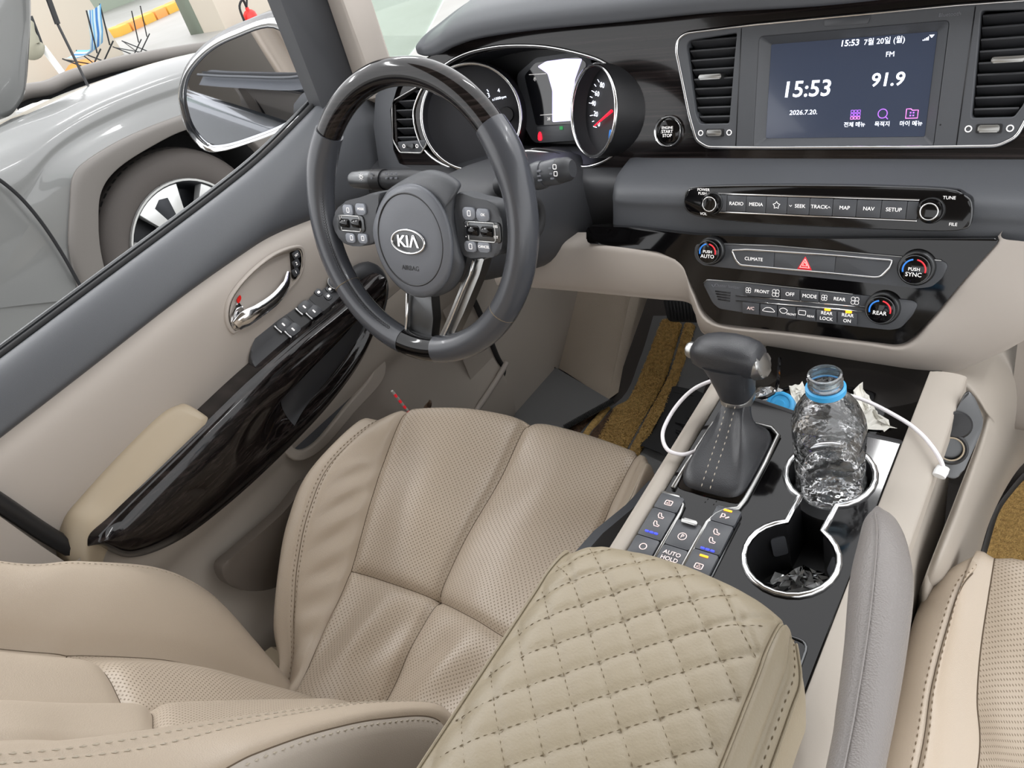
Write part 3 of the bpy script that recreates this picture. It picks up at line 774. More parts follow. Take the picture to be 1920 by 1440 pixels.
# --- ledge and middle roll carrying the audio bar
ysec = [(.95, .606), (.905, .612), (.865, .609), (.838, .603), (.8265, .592), (.823, .58), (.814, .556), (.806, .537), (.815, .527), (.86, .52)]
xs = [-.275, -.262, -.24, -.18, -.1, 0, .1, .2, .3, .45, .6, .78]
gl = []
for i, x in enumerate(xs):
    b = .03 if i == 0 else (.006 if i == 1 else 0)
    gl.append([W3(x, y+b, z) for y, z in ysec])
SLd = Surf(gl)
SLd.mesh('dash_roll', 'charcoal', dash, 3, 8, label='charcoal padded roll around the audio buttons')
# driver side continuation of the roll, behind the steering column
dl = [[W3(x, y+.045, z-.004) for y, z in ((.95, .60), (.90, .607), (.86, .603), (.835, .59), (.83, .555), (.84, .48), (.86, .45))] for x in (-.78, -.7, -.6, -.5, -.4, -.3, -.262)]
Surf(dl).mesh('lower_dash', 'charcoal_dark', dash, 3, 6)
# --- beige stack surround and knee panel
inner = [(930,452), (1060,455), (1125,457), (1235,471), (1280,492), (1300,545), (1338,604), (1480,623), (1620,639), (1697,646), (1748,598), (1810,522), (1878,445)]
outer = [(930,530), (1040,538), (1140,547), (1230,556), (1290,563), (1306,592), (1330,628), (1480,656), (1635,684), (1752,698), (1850,668), (1960,600), (2060,470)]
ko = [-.03, -.02, -.01, -.01, -.01, -.012, -.018, -.02, -.02, -.02, -.01, 0, 0]
ki = [-.035, -.02, .0, .0, .0, .0, .0, .0, .0, .0, .0, .0, .0]
gs = []
for a, b, q, w in zip(inner, outer, ko, ki):
    i_ = FB.pt(*FB.uv(*a, w), w); o_ = FB.pt(*FB.uv(*b, q), q)
    gs.append([i_+W3(0, .03, 0), i_, i_.lerp(o_, .25)+FB.N*.006, i_.lerp(o_, .7)+FB.N*.006, o_, o_+W3(0, .012, -.006), o_+W3(0, .10, .0)])
Surf(gs).mesh('stack_surround', 'beige', dash, 8, 6, label='beige surround of the centre stack and knee panel')

gb = [[W3(x, y, z) for y, z in ((.86, .528), (.835, .520), (.838, .42), (.87, .30), (.93, .24), (1.1, .22))] for x in (.21, .25, .4, .6, .78)]
Surf(gb).mesh('glovebox', 'beige', dash, 4, 4)

# ================================================================== INSTRUMENT CLUSTER
ic = thing('instrument_cluster', 'instrument cluster with speedometer and glowing white display behind the steering wheel', 'instrument cluster', tuple(FA.pt(-.43, -.05, -.07)))
V = []; F = []; n = len(CL)
cxc = sum(u for u, v in CL)/n; cyc = sum(v for u, v in CL)/n
for s_, k in ((1, -.002), (.98, -.03), (.95, -.085)): V += [FA.pt(cxc+s_*(u-cxc), cyc+s_*(v-cyc), k) for u, v in CL]
for i in range(2):
    for j in range(n): F.append((i*n+j, i*n+(j+1) % n, (i+1)*n+(j+1) % n, (i+1)*n+j))
mobj('cluster_hood', V, F, 'charcoal_dark', ic)
slab('cluster_back', FA, [(cxc+.97*(u-cxc), cyc+.97*(v-cyc)) for u, v in CL], -.095, -.082, 'black_plastic', ic)
def gauge(c, r, yaw, depth, nm):
    fg = tilt(c, 20, yaw)
    knob_ring('gauge_ring', fg, 0, 0, r, .0028, 0, 'chrome', ic, 64, 8)
    lathe('gauge_cup', fg, [(r, 0), (r*1.04, -.012), (r*.98, -depth), (0, -depth)], 'gauge_face', ic, 48)
    lathe('gauge_sleeve', fg, [(r*1.035, .001), (r*1.06, -.02), (r*1.06, -.07), (0.001, -.071)], 'black_plastic', ic, 48)
    return fg
ft = gauge((-.549, .925, .669), .078, 30, .03, 'tach')
fsp = gauge((-.328, .924, .673), .0594, -30, .022, 'speedo')
kf = -.0205
for t, px, py in (('0', 1123, 233), ('20', 1117, 214), ('40', 1113, 194), ('60', 1119.5, 176), ('80', 1129, 160)):
    u, v = fsp.uv(px, py, kf); text(t, fsp, u, v, .0098, 'white_lit', ic, kf, sx=1.25)
for px, py, qx, qy in ((1113,237,1119,239), (1107,217,1112,216), (1105,193,1110,194), (1110,170,1115,173), (1121,149,1124,154), (1111,228,1114,227), (1107,181,1111,183), (1115,158,1118,162)):
    a = fsp.uv(px, py, kf); b = fsp.uv(qx, qy, kf)
    wire('tick', fsp, [a, b], kf+.0004, .0005, 'white_lit', ic, 6, False)
tube('needle', [fsp.pt(*fsp.uv(1114, 236.5, -.016), -.016), fsp.pt(*fsp.uv(1147, 208, -.016), -.016)], [.0008, .002], 'red_led', ic, 8, label='red speedometer needle')
u, v = fsp.uv(1146, 255, kf); slab('trip_display', fsp, rrect(u, v, .011, .016, .003), kf, kf+.0006, 'blue_mark', ic)
kt = -.0285
for t, px, py, sz in (('3', 916, 179, .010), ('x1000rpm', 936, 184, .0055), ('4', 935, 170, .008)):
    u, v = ft.uv(px, py, kt); text(t, ft, u, v, sz, 'white_lit', ic, kt)
wire('tick', ft, [ft.uv(913, 168, kt), ft.uv(916, 172, kt)], kt+.0004, .0007, 'white_lit', ic, 6, False)
lathe('gauge_hub', ft, [(.012, kt), (.011, kt+.006), (0, kt+.007)], 'black_plastic', ic, 20, *ft.uv(950, 215, kt))
# centre display
kd = -.06
slab('display_housing', FA, rounded(FA.loop([(968,140), (1005,108), (1075,98), (1110,110), (1095,262), (1000,268), (985,240)], kd), .006), kd-.02, kd, 'charcoal', ic, .002)
dp = slab('display_panel', FA, rounded(FA.loop([(984,142), (1004,118), (1085,106), (1100,118), (1080,232), (1006,235)], kd), .004), kd, kd+.001, 'dark_glass', ic)
slab('lit_area', FA, rounded(FA.loop([(1008,125), (1024,115), (1060,110), (1092,110), (1078,150), (1076,226), (1036,229), (1036,170), (1027,138)], kd+.001), .003), kd+.001, kd+.0016, 'display_white', dp, label='glowing white area of the display')
for q in (((992,140), (1024,138)), ((1013,216), (1036,214))): wire('mark', FA, [FA.uv(*p, kd+.0015) for p in q], kd+.0015, .0004, 'white_mark', dp, 5, False)
u, v = FA.uv(1003, 148, kd+.001); text('/|\\', FA, u, v, .006, 'white_mark', dp, kd+.0014)
u, v = FA.uv(1029, 223, kd+.001); text('28', FA, u, v, .006, 'white_mark', dp, kd+.0014)
slab('warning_strip', FA, rounded(FA.loop([(1006,238), (1083,232), (1090,262), (1010,268)], kd+.004), .002), kd, kd+.004, 'charcoal', ic, .001)
slab('warning_light', FA, closed_cr(FA.loop([(1009,262), (1009,252), (1012,247), (1015,253), (1015,263)], kd+.005), 3), kd+.004, kd+.005, 'red_led', ic, label='red warning light')
slab('warning_light', FA, rrect(*FA.uv(1052, 240, kd+.005), .006, .005, .001), kd+.004, kd+.005, 'green_led', ic)

# ================================================================== CENTRE SCREEN UNIT
def mirr(L): return L + [(-u, v) for u, v in reversed(L)]
cu_ = thing('navigation_unit', 'centre dashboard touchscreen showing the time 15:53 and radio 91.9', 'car screen', tuple(FA.pt(0, -.09, 0)))
scl = rounded([(-.1005, -.064), (.1005, -.064), (.1005, .062), (-.1005, .062)], .005)
vent = FA.loop([(1315,232), (1307,215), (1290,85), (1296,76), (1384,62), (1380,100), (1369,231)])
ventR = [(-u, v) for u, v in vent]
plate('unit_frame', FA, [frame, scl, rounded(vent, .003), rounded(ventR, .003)], -.02, .004, 'charcoal', cu_, .0015)
wire('unit_trim', FA, [(u*1.008, v*1.008) for u, v in frame], .003, .0022, 'chrome', cu_, label='chrome trim line around screen and vents')
for s_ in (-1, 1): slab('panel_gap', FA, [(s_*.1225, -.066), (s_*.1235, -.066), (s_*.1235, .073), (s_*.1225, .073)], .0035, .0043, 'black_plastic', cu_)
# bezel sloping in to the display
V = []; F = []
B0 = rounded([(-.1005, -.064), (.1005, -.064), (.1005, .062), (-.1005, .062)], .005); B1 = rounded([(-.089, -.0535), (.089, -.0535), (.089, .053), (-.089, .053)], .002)
n = len(B0)
V = [FA.pt(*q, .004) for q in B0] + [FA.pt(*q, -.006) for q in B1]
F = [(j, (j+1) % n, n+(j+1) % n, n+j) for j in range(n)]
mobj('screen_bezel', V, F, 'charcoal', cu_, autos=30)
ds = slab('screen', FA, B1, -.012, -.0055, 'display', cu_, label='lit touchscreen with clock and radio')
kS = -.0053
def st(t, px, py, h, mt='white_lit', sx=1, shear=0, bold=.0): u, v = FA.uv(px, py, kS); text(t, FA, u, v, h, mt, ds, kS, sx=sx, shear=shear, bold=bold)
st('15:53', 1511, 168, .0250, bold=.0003, shear=.08, sx=1.05); st('15:53', 1593, 81, .0090, bold=.0001, shear=.08, sx=1.05); st('7월 20일 (월)', 1658, 77, .0078)
st('FM', 1669, 102, .0075); st('91.9', 1664, 150, .0195, bold=.0003, shear=.08, sx=1.05); st('2026.7.20.', 1506, 211, .0074, shear=.08, sx=1.08)
st('전체 메뉴', 1602, 234, .006); st('목적지', 1654, 233, .006); st('마이 메뉴', 1708, 232, .006)
for i in range(3):
    for j in range(3):
        u, v = FA.uv(1604, 215, kS); wire('menu_icon', FA, rrect(u+(i-1)*.0037, v+(j-1)*.0036, .0028, .0026, .0003), kS, .0003, 'violet_mark' if j else 'pink_lit', ds, 5)
u, v = FA.uv(1655, 213, kS); wire('search_icon', FA, circle(u, v, .0048, 28), kS, .0005, 'violet_mark', ds, 5)
wire('search_icon', FA, [(u+.0034, v-.0034), (u+.006, v-.006)], kS, .0005, 'violet_mark', ds, 5, False)
u, v = FA.uv(1710, 213, kS)
wire('folder_icon', FA, [(u-.006, v-.0048), (u+.006, v-.0048), (u+.006, v+.0035), (u, v+.0035), (u-.0015, v+.005), (u-.006, v+.005)], kS, .0005, 'pink_lit', ds, 5)
for i in (-1, 1):
    for j in (-1, 1): slab('folder_dot', FA, rrect(u+i*.0015, v-.0005+j*.0015, .0016, .0016, .0002), kS-.0002, kS+.0002, 'violet_mark', ds)
for i in range(4):
    u, v = FA.uv(1738, 72, kS); slab('signal_icon', FA, [(u-.004+i*.0016, v-.002), (u-.003+i*.0016, v-.002), (u-.003+i*.0016, v-.001+i*.0009), (u-.004+i*.0016, v-.001+i*.0009)], kS-.0002, kS+.0002, 'white_lit', ds)
u, v = FA.uv(1746, 69, kS); slab('signal_icon', FA, [(u-.002, v+.002), (u+.003, v+.002), (u+.0006, v-.001), (u+.0004, v-.001)], kS-.0002, kS+.0002, 'white_lit', ds)
slab('card_flap', FA, rounded(FA.loop([(1545,50), (1545,36), (1632,28), (1628,44)], .005), .002), .003, .0048, 'button', cu_, .0006)
u, v = FA.uv(1781, 27, .0045); text('Bluetooth', FA, u, v, .0052, 'grey_mark', cu_, .0045)
lathe('microphone_hole', FA, [(.001, .0041), (0, .0042)], 'black_plastic', cu_, 10, *FA.uv(1763, 234, .0045))
# --- vents
def vent_obj(loop, side, label, nsl=9):
    vo = thing('air_vent', label, 'air vent', tuple(FA.pt(sum(u for u, v in loop)/len(loop), min(v for u, v in loop), 0)), 'dashboard air vents')
    us = [u for u, v in loop]; vs_ = [v for u, v in loop]
    u0, u1, w0, w1 = min(us), max(us), min(vs_), max(vs_)
    n = len(loop); V = [FA.pt(u, v, -.002) for u, v in loop]+[FA.pt(u, v, -.05) for u, v in loop]
    mobj('vent_duct', V, [(j, (j+1) % n, n+(j+1) % n, n+j) for j in range(n)]+[tuple(range(2*n-1, n-1, -1))], 'black_plastic', vo, autos=30)
    def span(v):       # left and right limits of the outline at height v
        xs = []
        for i in range(n):
            a, b = loop[i-1], loop[i]
            if (a[1]-v)*(b[1]-v) < 0: xs.append(a[0]+(b[0]-a[0])*(v-a[1])/(b[1]-a[1]))
        return (min(xs), max(xs)) if len(xs) > 1 else (u0, u1)
    for i in range(nsl):
        v = w0+(w1-w0)*(i+.6)/(nsl+.15); a, b = span(v)
        fr = Fr(FA.pt(0, v, -.004), FA.U, FA.V*.55+FA.N*.83)   # blades pitched downwards at the front
        slab('slat', fr, [(a+.001, -.016), (b-.001, -.016), (b-.001, .003), (a+.001, .003)], -.0011, .0011, 'charcoal_dark', vo, .0006)
    for i in range(6):
        u = u0+(u1-u0)*(i+.7)/6.4; slab('vane', Fr(FA.pt(u, (w0+w1)/2, -.03), FA.V, FA.N), [(-(w1-w0)*.48, -.012), ((w1-w0)*.48, -.012), ((w1-w0)*.48, .01), (-(w1-w0)*.48, .01)], -.0006, .0006, 'black_plastic', vo)
    return vo, span
vl, sp_ = vent_obj(vent, -1, 'air vent left of the centre touchscreen')
u, v = FA.uv(1333, 144, .004); slab('vent_tab', FA, rrect(u, v, .03, .006, .002), -.012, .008, 'satin', vl, .002)
vr, sp_ = vent_obj(ventR, 1, 'air vent at the right edge beside the touchscreen')
slab('vent_tab', FA, rrect(-u, v, .03, .006, .002), -.012, .008, 'satin', vr, .002)
for s_, vo in ((1, vl), (-1, vr)):
    u, v = FA.uv(1340, 249, .005); u *= s_
    slab('wheel_slot', FA, rrect(u, v, .024, .0095, .002), .0035, .0048, 'black_plastic', vo)
    slab('thumb_wheel', FA, rrect(u, v, .020, .0075, .002), .0035, .0075, 'satin', vo, .002)
    knob_ring('open_mark', FA, u-.019, v, .003, .0006, .0048, 'white_mark', vo, 18, 5)
    knob_ring('shut_mark', FA, u+.019, v, .003, .0006, .0048, 'white_mark', vo, 18, 5)
vd, sp_ = vent_obj(lv, 0, 'narrow air vent by the door, left of the gauges', 7)
wire('vent_trim', FA, rounded(FA.loop([(750,286), (736,262), (735,190), (792,157), (800,168), (800,270), (790,287)], .003), .004), .003, .0018, 'satin', vd)
slab('vent_panel', FA, rounded(FA.loop([(745,266), (800,262), (790,286), (752,284)], .003), .003), -.01, .003, 'charcoal', vd, .001)
u, v = FA.uv(770, 274, .004); slab('thumb_wheel', FA, rrect(u, v, .016, .008, .002), .0025, .007, 'satin_dark', vd, .002)
knob_ring('open_mark', FA, u-.016, v, .0026, .0006, .0038, 'white_mark', vd, 18, 5); knob_ring('shut_mark', FA, u+.014, v, .0026, .0006, .0038, 'white_mark', vd, 18, 5)
# --- start button
sb = thing('start_button', 'round engine start stop button with chrome ring', 'button', tuple(FA.pt(*FA.uv(1251, 247), 0)))
u, v = FA.uv(1251, 247, .006)
lathe('button_ring', FA, [(.0205, -.001), (.0205, .004), (.0185, .007), (.0165, .005), (.0160, .002)], 'chrome', sb, 40, u, v)
lathe('button_face', FA, [(.0160, .001), (.0158, .004), (.013, .0055), (0, .0058)], 'gloss_black', sb, 40, u, v)
text('ENGINE', FA, u, v+.005, .0046, 'white_mark', sb, .0061); text('START', FA, u, v, .0056, 'white_mark', sb, .0061); text('STOP', FA, u, v-.005, .0056, 'white_mark', sb, .0061)

# ================================================================== AUDIO PANEL
au = thing('audio_panel', 'gloss black audio control bar with two knobs and a row of buttons', 'car radio', tuple(FB.pt(0, .03, 0)))
ka = .001
ao = FB.loop([(1290,393), (1287,370), (1292,357), (1310,351), (1420,348), (1600,349), (1770,355), (1806,366), (1821,380), (1820,415), (1804,428), (1724,430), (1453,418), (1325,406)], ka)
FBa = FB.at(0, 0, 0)
slab('audio_bar', FB, closed_cr(ao, 3), -.02, ka+.004, 'gloss_black', au, .002)
wire('audio_trim', FB, closed_cr(ao, 3), ka+.002, .0012, 'satin_dark', au)
ka = .005
# rake of the button row: straight in the panel
a0 = FB.uv(1364, 382.5, ka); a1 = FB.uv(1701, 392, ka)
bx_ = [FB.uv(x, 383+(x-1364)/337*9.5, ka)[0] for x in (1343, 1364, 1400, 1437.5, 1477, 1519, 1562.5, 1607, 1653, 1701, 1722)]
vm = (a0[1]+a1[1])/2
hb_ = (FB.uv(1519, 371, ka)[1]-FB.uv(1519, 402, ka)[1])
names = ['', 'RADIO', 'MEDIA', '*', '⌄SEEK', 'TRACK⌃', 'MAP', 'NAV', 'SETUP', '']
for i, t in enumerate(names):
    u = (bx_[i]+bx_[i+1])/2; w = bx_[i+1]-bx_[i]-.0006
    b_ = slab('audio_button', FB, rrect(u, vm, w, hb_, .0008), .004, .0072, 'button', au, .0004)
    if t == '*':
        L = []
        for j in range(10):
            r = .0042 if j % 2 == 0 else .0024; L.append((u+r*math.sin(math.pi*j/5), vm+r*math.cos(math.pi*j/5)))
        wire('star', FB, L, .0073, .0004, 'white_mark', b_, 5)
    elif t:
        cut = t.replace('⌄', '').replace('⌃', ''); du = .002 if '⌄' in t else (-.002 if '⌃' in t else 0)
        text(cut, FB, u+du, vm, .0056, 'white_mark', b_, .0073)
        if du: s_ = 1 if du > 0 else -1; c_ = u-s_*.0085; wire('arrow', FB, [(c_-.0013, vm+s_*.0008), (c_, vm-s_*.0008), (c_+.0013, vm+s_*.0008)], .0073, .0003, 'white_mark', b_, 5, False)
for s_ in (-1, 1): slab('button_line', FB, [(bx_[0], vm+s_*hb_*.5+s_*.0005), (bx_[-1], vm+s_*hb_*.5+s_*.0005), (bx_[-1], vm+s_*hb_*.5+s_*.0026), (bx_[0], vm+s_*hb_*.5+s_*.0026)], .004, .006, 'chrome', au, .0006)  # added chrome strips stand in for reflected highlight lines along the buttons
def ring_knob(fr, u, v, r, h, par, cap='gloss_black'):
    kn = lathe('knob', fr, [(r*1.02, .003), (r, h-.002), (r*.93, h), (r*.72, h+.0006), (0, h+.0006)], cap, par, 36, u, v)
    lathe('knob_skirt', fr, [(r*1.12, .002), (r*1.12, h*.45), (r*1.05, h*.55)], 'satin_dark', par, 36, u, v)
    return kn
for (px, py) in ((1330, 383), (1742, 397)):
    u, v = FB.uv(px, py, .016)
    kn = ring_knob(FB, u, v, .0118, .016, au); knob_ring('knob_ring', FB, u, v, .0082, .0008, .0168, 'chrome', kn, 32, 6)
for t, px, py in (('POWER', 1319, 356), ('PUSH', 1317, 363), ('VOL', 1319, 401), ('TUNE', 1780, 371), ('FILE', 1787, 421)):
    u, v = FB.uv(px, py, .0052); text(t, FB, u, v, .0045, 'white_mark', au, .0053)

# ================================================================== CLIMATE PANEL
cp = thing('climate_panel', 'gloss black climate control panel with three temperature knobs', 'climate control', tuple(FB.pt(0, -.1, 0)))
ho = FB.loop([(1100,424), (1180,426), (1300,440), (1500,447), (1878,447), (1810,522), (1748,596), (1700,642), (1680,646), (1500,624), (1345,606), (1322,585), (1298,535), (1275,490), (1235,472), (1125,458), (1100,456)], .002)
slab('climate_face', FB, rounded(ho, .006), -.02, .003, 'gloss_black', cp, .002)
kc = .003
o1 = FB.loop([(1303,478), (1305,458), (1340,455), (1450,459), (1764,487), (1779,496), (1768,520), (1748,537), (1722,540), (1480,514), (1320,497), (1308,488)], kc)
slab('upper_plate', FB, rounded(o1, .004), .0, kc+.002, 'button', cp, .001)
wire('plate_line', FB, [FB.uv(*q, kc) for q in ((1340,457), (1450,460), (1700,482), (1766,488))], kc+.002, .0006, 'satin', cp, 5, False)
tr = FB.loop([(1372,469), (1400,468), (1540,477), (1674,488), (1668,502), (1651,519), (1640,520), (1500,507), (1388,497), (1380,488)], kc+.002)
wire('chrome_frame', FB, rounded(tr, .003), kc+.0025, .0014, 'chrome', cp, label='chrome outline of the hazard button row')
d1 = FB.uv(1453, 488, kc)[0]; d2 = FB.uv(1567, 498, kc)[0]
def clip(L, a, b):      # keep part of a polygon between u = a and u = b
    for s_, c_ in ((1, a), (-1, b)):
        o = []
        for i in range(len(L)):
            p, q = L[i-1], L[i]; ip = s_*(p[0]-c_) >= 0; iq = s_*(q[0]-c_) >= 0
            if ip != iq: t = (c_-p[0])/(q[0]-p[0]); o.append((c_, p[1]+(q[1]-p[1])*t))
            if iq: o.append(q)
        L = o
    return L
trr = rounded(tr, .003)
hz = []
for a, b in ((-1, d1-.0003), (d1+.0003, d2-.0003), (d2+.0003, 1)): hz.append(slab('wide_button', FB, clip(trr, a, b), .003, kc+.0028, 'button', cp, .0004))
u, v = FB.uv(1413, 486, .006); text('CLIMATE', FB, u, v, .0055, 'white_mark', hz[0], kc+.003)
u, v = FB.uv(1509, 495, .006)
def tri(s_): return [(u-.0075*s_, v-.0058*s_), (u+.0075*s_, v-.0058*s_), (u, v+.0078*s_)]
slab('hazard_mark', FB, tri(1.1), .0055, .0060, 'red_mark', hz[1], label='red hazard triangle')
wire('hazard_line', FB, tri(.72), .0062, .0006, 'pink_mark', hz[1], 5); wire('hazard_line', FB, tri(.34), .0062, .0005, 'pink_mark', hz[1], 5)
o2 = FB.loop([(1319,530), (1326,523), (1400,529), (1500,540), (1640,556), (1712,563), (1722,570), (1712,590), (1690,614), (1670,618), (1560,606), (1440,592), (1350,578), (1338,568)], kc)
lp_ = slab('lower_plate', FB, rounded(o2, .004), .0, kc+.002, 'button', cp, .001)
wire('plate_line', FB, [FB.uv(*q, kc) for q in ((1320,530), (1327,524), (1400,529), (1500,540), (1600,551))], kc+.002, .0006, 'satin', cp, 5, False)
def qbtn(x0, x1, yt0, yt1, h0, h1, t, lines=1, sz=.0054, mt='white_mark', du=0):
    L = FB.loop([(x0, yt0+h0), (x1, yt1+h1), (x1, yt1), (x0, yt0)], kc+.002)
    b_ = slab('climate_button', FB, rounded([(q[0]+(.0004 if i in (0, 3) else -.0004), q[1]) for i, q in enumerate(L)], .0006), .003, kc+.0042, 'button', cp, .0005)
    c0 = (sum(q[0] for q in L)/4+du, sum(q[1] for q in L)/4)
    if isinstance(t, tuple): text(t[0], FB, c0[0], c0[1]+.0032, sz, mt, b_, kc+.0044); text(t[1], FB, c0[0], c0[1]-.0032, sz, mt, b_, kc+.0044)
    elif t: text(t, FB, c0[0], c0[1], sz, mt, b_, kc+.0044)
    return b_, c0
def X(c): return 1120+c*.41667
def Y(c): return 320+c*.41667
def row1(x): return Y(512+(x-665)*.0975)
def row2(x): return Y(589+(x-655)*.1010)
H1 = 46*.41667; H2 = 50*.41667
def fan(c, par, s_=1):
    for i in range(4):
        a = math.pi/4+i*math.pi/2; wire('fan_blade', FB, circle(c[0]+.0021*s_*math.cos(a), c[1]+.0021*s_*math.sin(a), .0016*s_, 10), kc+.0043, .00025, 'white_mark', par, 4)
b_, c0 = qbtn(X(665), X(824), row1(665), row1(824), H1, H1, 'FRONT'); fan((c0[0]+.0165, c0[1]), b_, 1.35); fan((c0[0]-.0165, c0[1]), b_, 1)
qbtn(X(826), X(914), row1(826), row1(914), H1, H1, 'OFF', sz=.006); qbtn(X(916), X(1000), row1(916), row1(1000), H1, H1, 'MODE', sz=.0058)
b_, c0 = qbtn(X(1002), X(1185), row1(1002), row1(1185), H1, H1, 'REAR'); fan((c0[0]+.0165, c0[1]), b_, 1.35); fan((c0[0]-.0165, c0[1]), b_, 1)
qbtn(X(655), X(732), row2(655), row2(732), H2, H2, 'A/C', mt='pink_mark')
b_, c0 = qbtn(X(735), X(812), row2(735), row2(812), H2, H2, '')
wire('recirculate_icon', FB, closed_cr([(c0[0]-.0065, c0[1]-.0015), (c0[0]+.0065, c0[1]-.0015), (c0[0]+.006, c0[1]+.0008), (c0[0]+.0025, c0[1]+.003), (c0[0]-.0025, c0[1]+.003), (c0[0]-.0055, c0[1]+.001)], 4), kc+.0043, .0003, 'white_mark', b_, 4)
b_, c0 = qbtn(X(815), X(896), row2(815), row2(896), H2, H2, ''); text('FRONT', FB, c0[0]+.0055, c0[1]-.0022, .0034, 'white_mark', b_, kc+.0044)
wire('defrost_icon', FB, closed_cr([(c0[0]-.0085, c0[1]+.002), (c0[0]-.004, c0[1]+.0042), (c0[0]+.0005, c0[1]+.002), (c0[0]-.0018, c0[1]-.0016), (c0[0]-.006, c0[1]-.0016)], 4), kc+.0043, .0003, 'white_mark', b_, 4)
b_, c0 = qbtn(X(899), X(985), row2(899), row2(985), H2, H2, ''); text('REAR', FB, c0[0]+.0055, c0[1]-.0022, .0034, 'white_mark', b_, kc+.0044)
wire('defrost_icon', FB, rrect(c0[0]-.0045, c0[1]+.001, .008, .005, .0008), kc+.0043, .0003, 'white_mark', b_, 4)
qbtn(X(988), X(1080), row2(988), row2(1080), H2, H2, ('REAR', 'LOCK')); qbtn(X(1083), X(1173), row2(1083), row2(1173), H2, H2, ('REAR', 'ON'))
for o_ in (0, 22):
    wire('chrome_strip', FB, [FB.uv(X(628), Y(560+o_), kc), FB.uv(X(1215), Y(612+o_*.9), kc)], kc+.0026, .0011, 'chrome', cp, 6, False)
for x, y, m_ in ((1040, 622, 'orange_led'), (1135, 633, 'orange_led')):
    u, v = FB.uv(X(x), Y(y), kc); slab('indicator', FB, rrect(u, v, .0062, .0022, .0004), .004, kc+.0045, m_, cp)
for i in range(4):
    a = FB.uv(1342.5+i*1.6, 545+i*5, kc); b = FB.uv(1371-i*.3, 548+i*5, kc)
    wire('grille_slot', FB, [a, b], kc+.002, .0009, 'black_plastic', lp_, 6, False)
u, v = FB.uv(1360, 537, .006); text('Cluster Ionizer', FB, u+.002, v, .0054, 'grey_mark', lp_, kc+.0022)
wire('logo_mark', FB, [FB.uv(1336, 533, kc), FB.uv(1339, 538, kc), FB.uv(1343, 533, kc)], kc+.0022, .0005, 'grey_mark', lp_, 4, False)
def temp_knob(px, py, r, t1, t2):
    u, v = FB.uv(px, py, .018)
    kn = lathe('temperature_knob', FB, [(r*1.02, .004), (r, .015), (r*.94, .018), (r*.85, .0186), (0, .0186)], 'gloss_black', cp, 40, u, v)
    lathe('knob_skirt', FB, [(r*1.18, .003), (r*1.18, .009), (r*1.08, .011)], 'satin_dark', kn, 48, u, v, fn=lambda rr, k, t: rr*(1+.008*math.cos(48*t)))
    knob_ring('knob_ring', FB, u, v, r*.95, .0007, .0178, 'satin_dark', kn, 36, 5)
    for a0_, a1_, m_ in ((100, 195, 'blue_mark'), (-12, 80, 'red_mark')):
        L = [(u+r*.70*math.cos(math.radians(a0_+(a1_-a0_)*i/10)), v+r*.70*math.sin(math.radians(a0_+(a1_-a0_)*i/10))) for i in range(11)]
        wire('scale_arc', FB, L, .0187, .0009, m_, kn, 6, False)
    if t2: text(t1, FB, u, v+.0006, .0048, 'white_mark', kn, .0188); text(t2, FB, u, v-.005, .0062, 'white_mark', kn, .0188)
    else: text(t1, FB, u, v-.003, .0060, 'white_mark', kn, .0188)
temp_knob(1327, 473, .0142, 'PUSH', 'AUTO'); temp_knob(1714, 506, .0155, 'PUSH', 'SYNC'); temp_knob(1650, 582, .0152, 'REAR', None)
# ================================================================== STEERING WHEEL
wh = thing('steering_wheel', 'black leather steering wheel with dark wood top arc and chrome spokes', 'steering wheel', tuple(FW.O))
def wang(px, py): u, v = FW.uv(px, py); return math.degrees(math.atan2(v, u))
RR, RT = .171, .0175
def rim_arc(name, a0, a1, mt, rfun=lambda t: RT, n=40, label=None):
    P = []; R = []
    for i in range(n+1):
        t = i/n; a = math.radians(a0+(a1-a0)*t)
        P.append(FW.pt(RR*math.cos(a), RR*math.sin(a), 0)); r = rfun(t); R.append((r, r*1.02))
    V, F = tubeverts(P, R, 20, False, True, up=FW.N)
    return mobj(name, V, F, mt, wh, autos=60, label=label)
aL = wang(612, 243); aR = wang(928, 225); bL = wang(640, 545); bR = wang(944, 585); dL = wang(757, 655); dR = wang(823, 668)
aL %= 360; bL %= 360; bR %= 360; dL %= 360; dR %= 360; aR %= 360
rim_arc('rim_wood', aR, aL, 'gloss_wood', lambda t: RT-.0008, 60, 'dark glossy wood arc at the top of the rim')
grip = lambda t: RT+.0004+.0022*math.exp(-((t-.18)/.18)**2)
rl = rim_arc('rim_leather', aL, bL, 'leather_wheel', grip, 50)
rim_arc('rim_leather', aR+360, bR, 'leather_wheel', grip, 50)
rim_arc('rim_leather', bL, dL, 'leather_wheel', lambda t: RT+.0002, 40)
rim_arc('rim_leather', bR, dR, 'leather_wheel', lambda t: RT+.0002, 40)
rim_arc('rim_foot', dL, dR, 'gloss_black', lambda t: RT-.0004, 12)
for a in (bL, bR):
    a = math.radians(a); fr = Fr(FW.pt(RR*math.cos(a), RR*math.sin(a), 0), FW.N, FW.U*math.cos(a)+FW.V*math.sin(a))
    knob_ring('rim_seam', fr, 0, 0, RT+.0002, .0006, 0, 'thread_dark', wh, 28, 5)
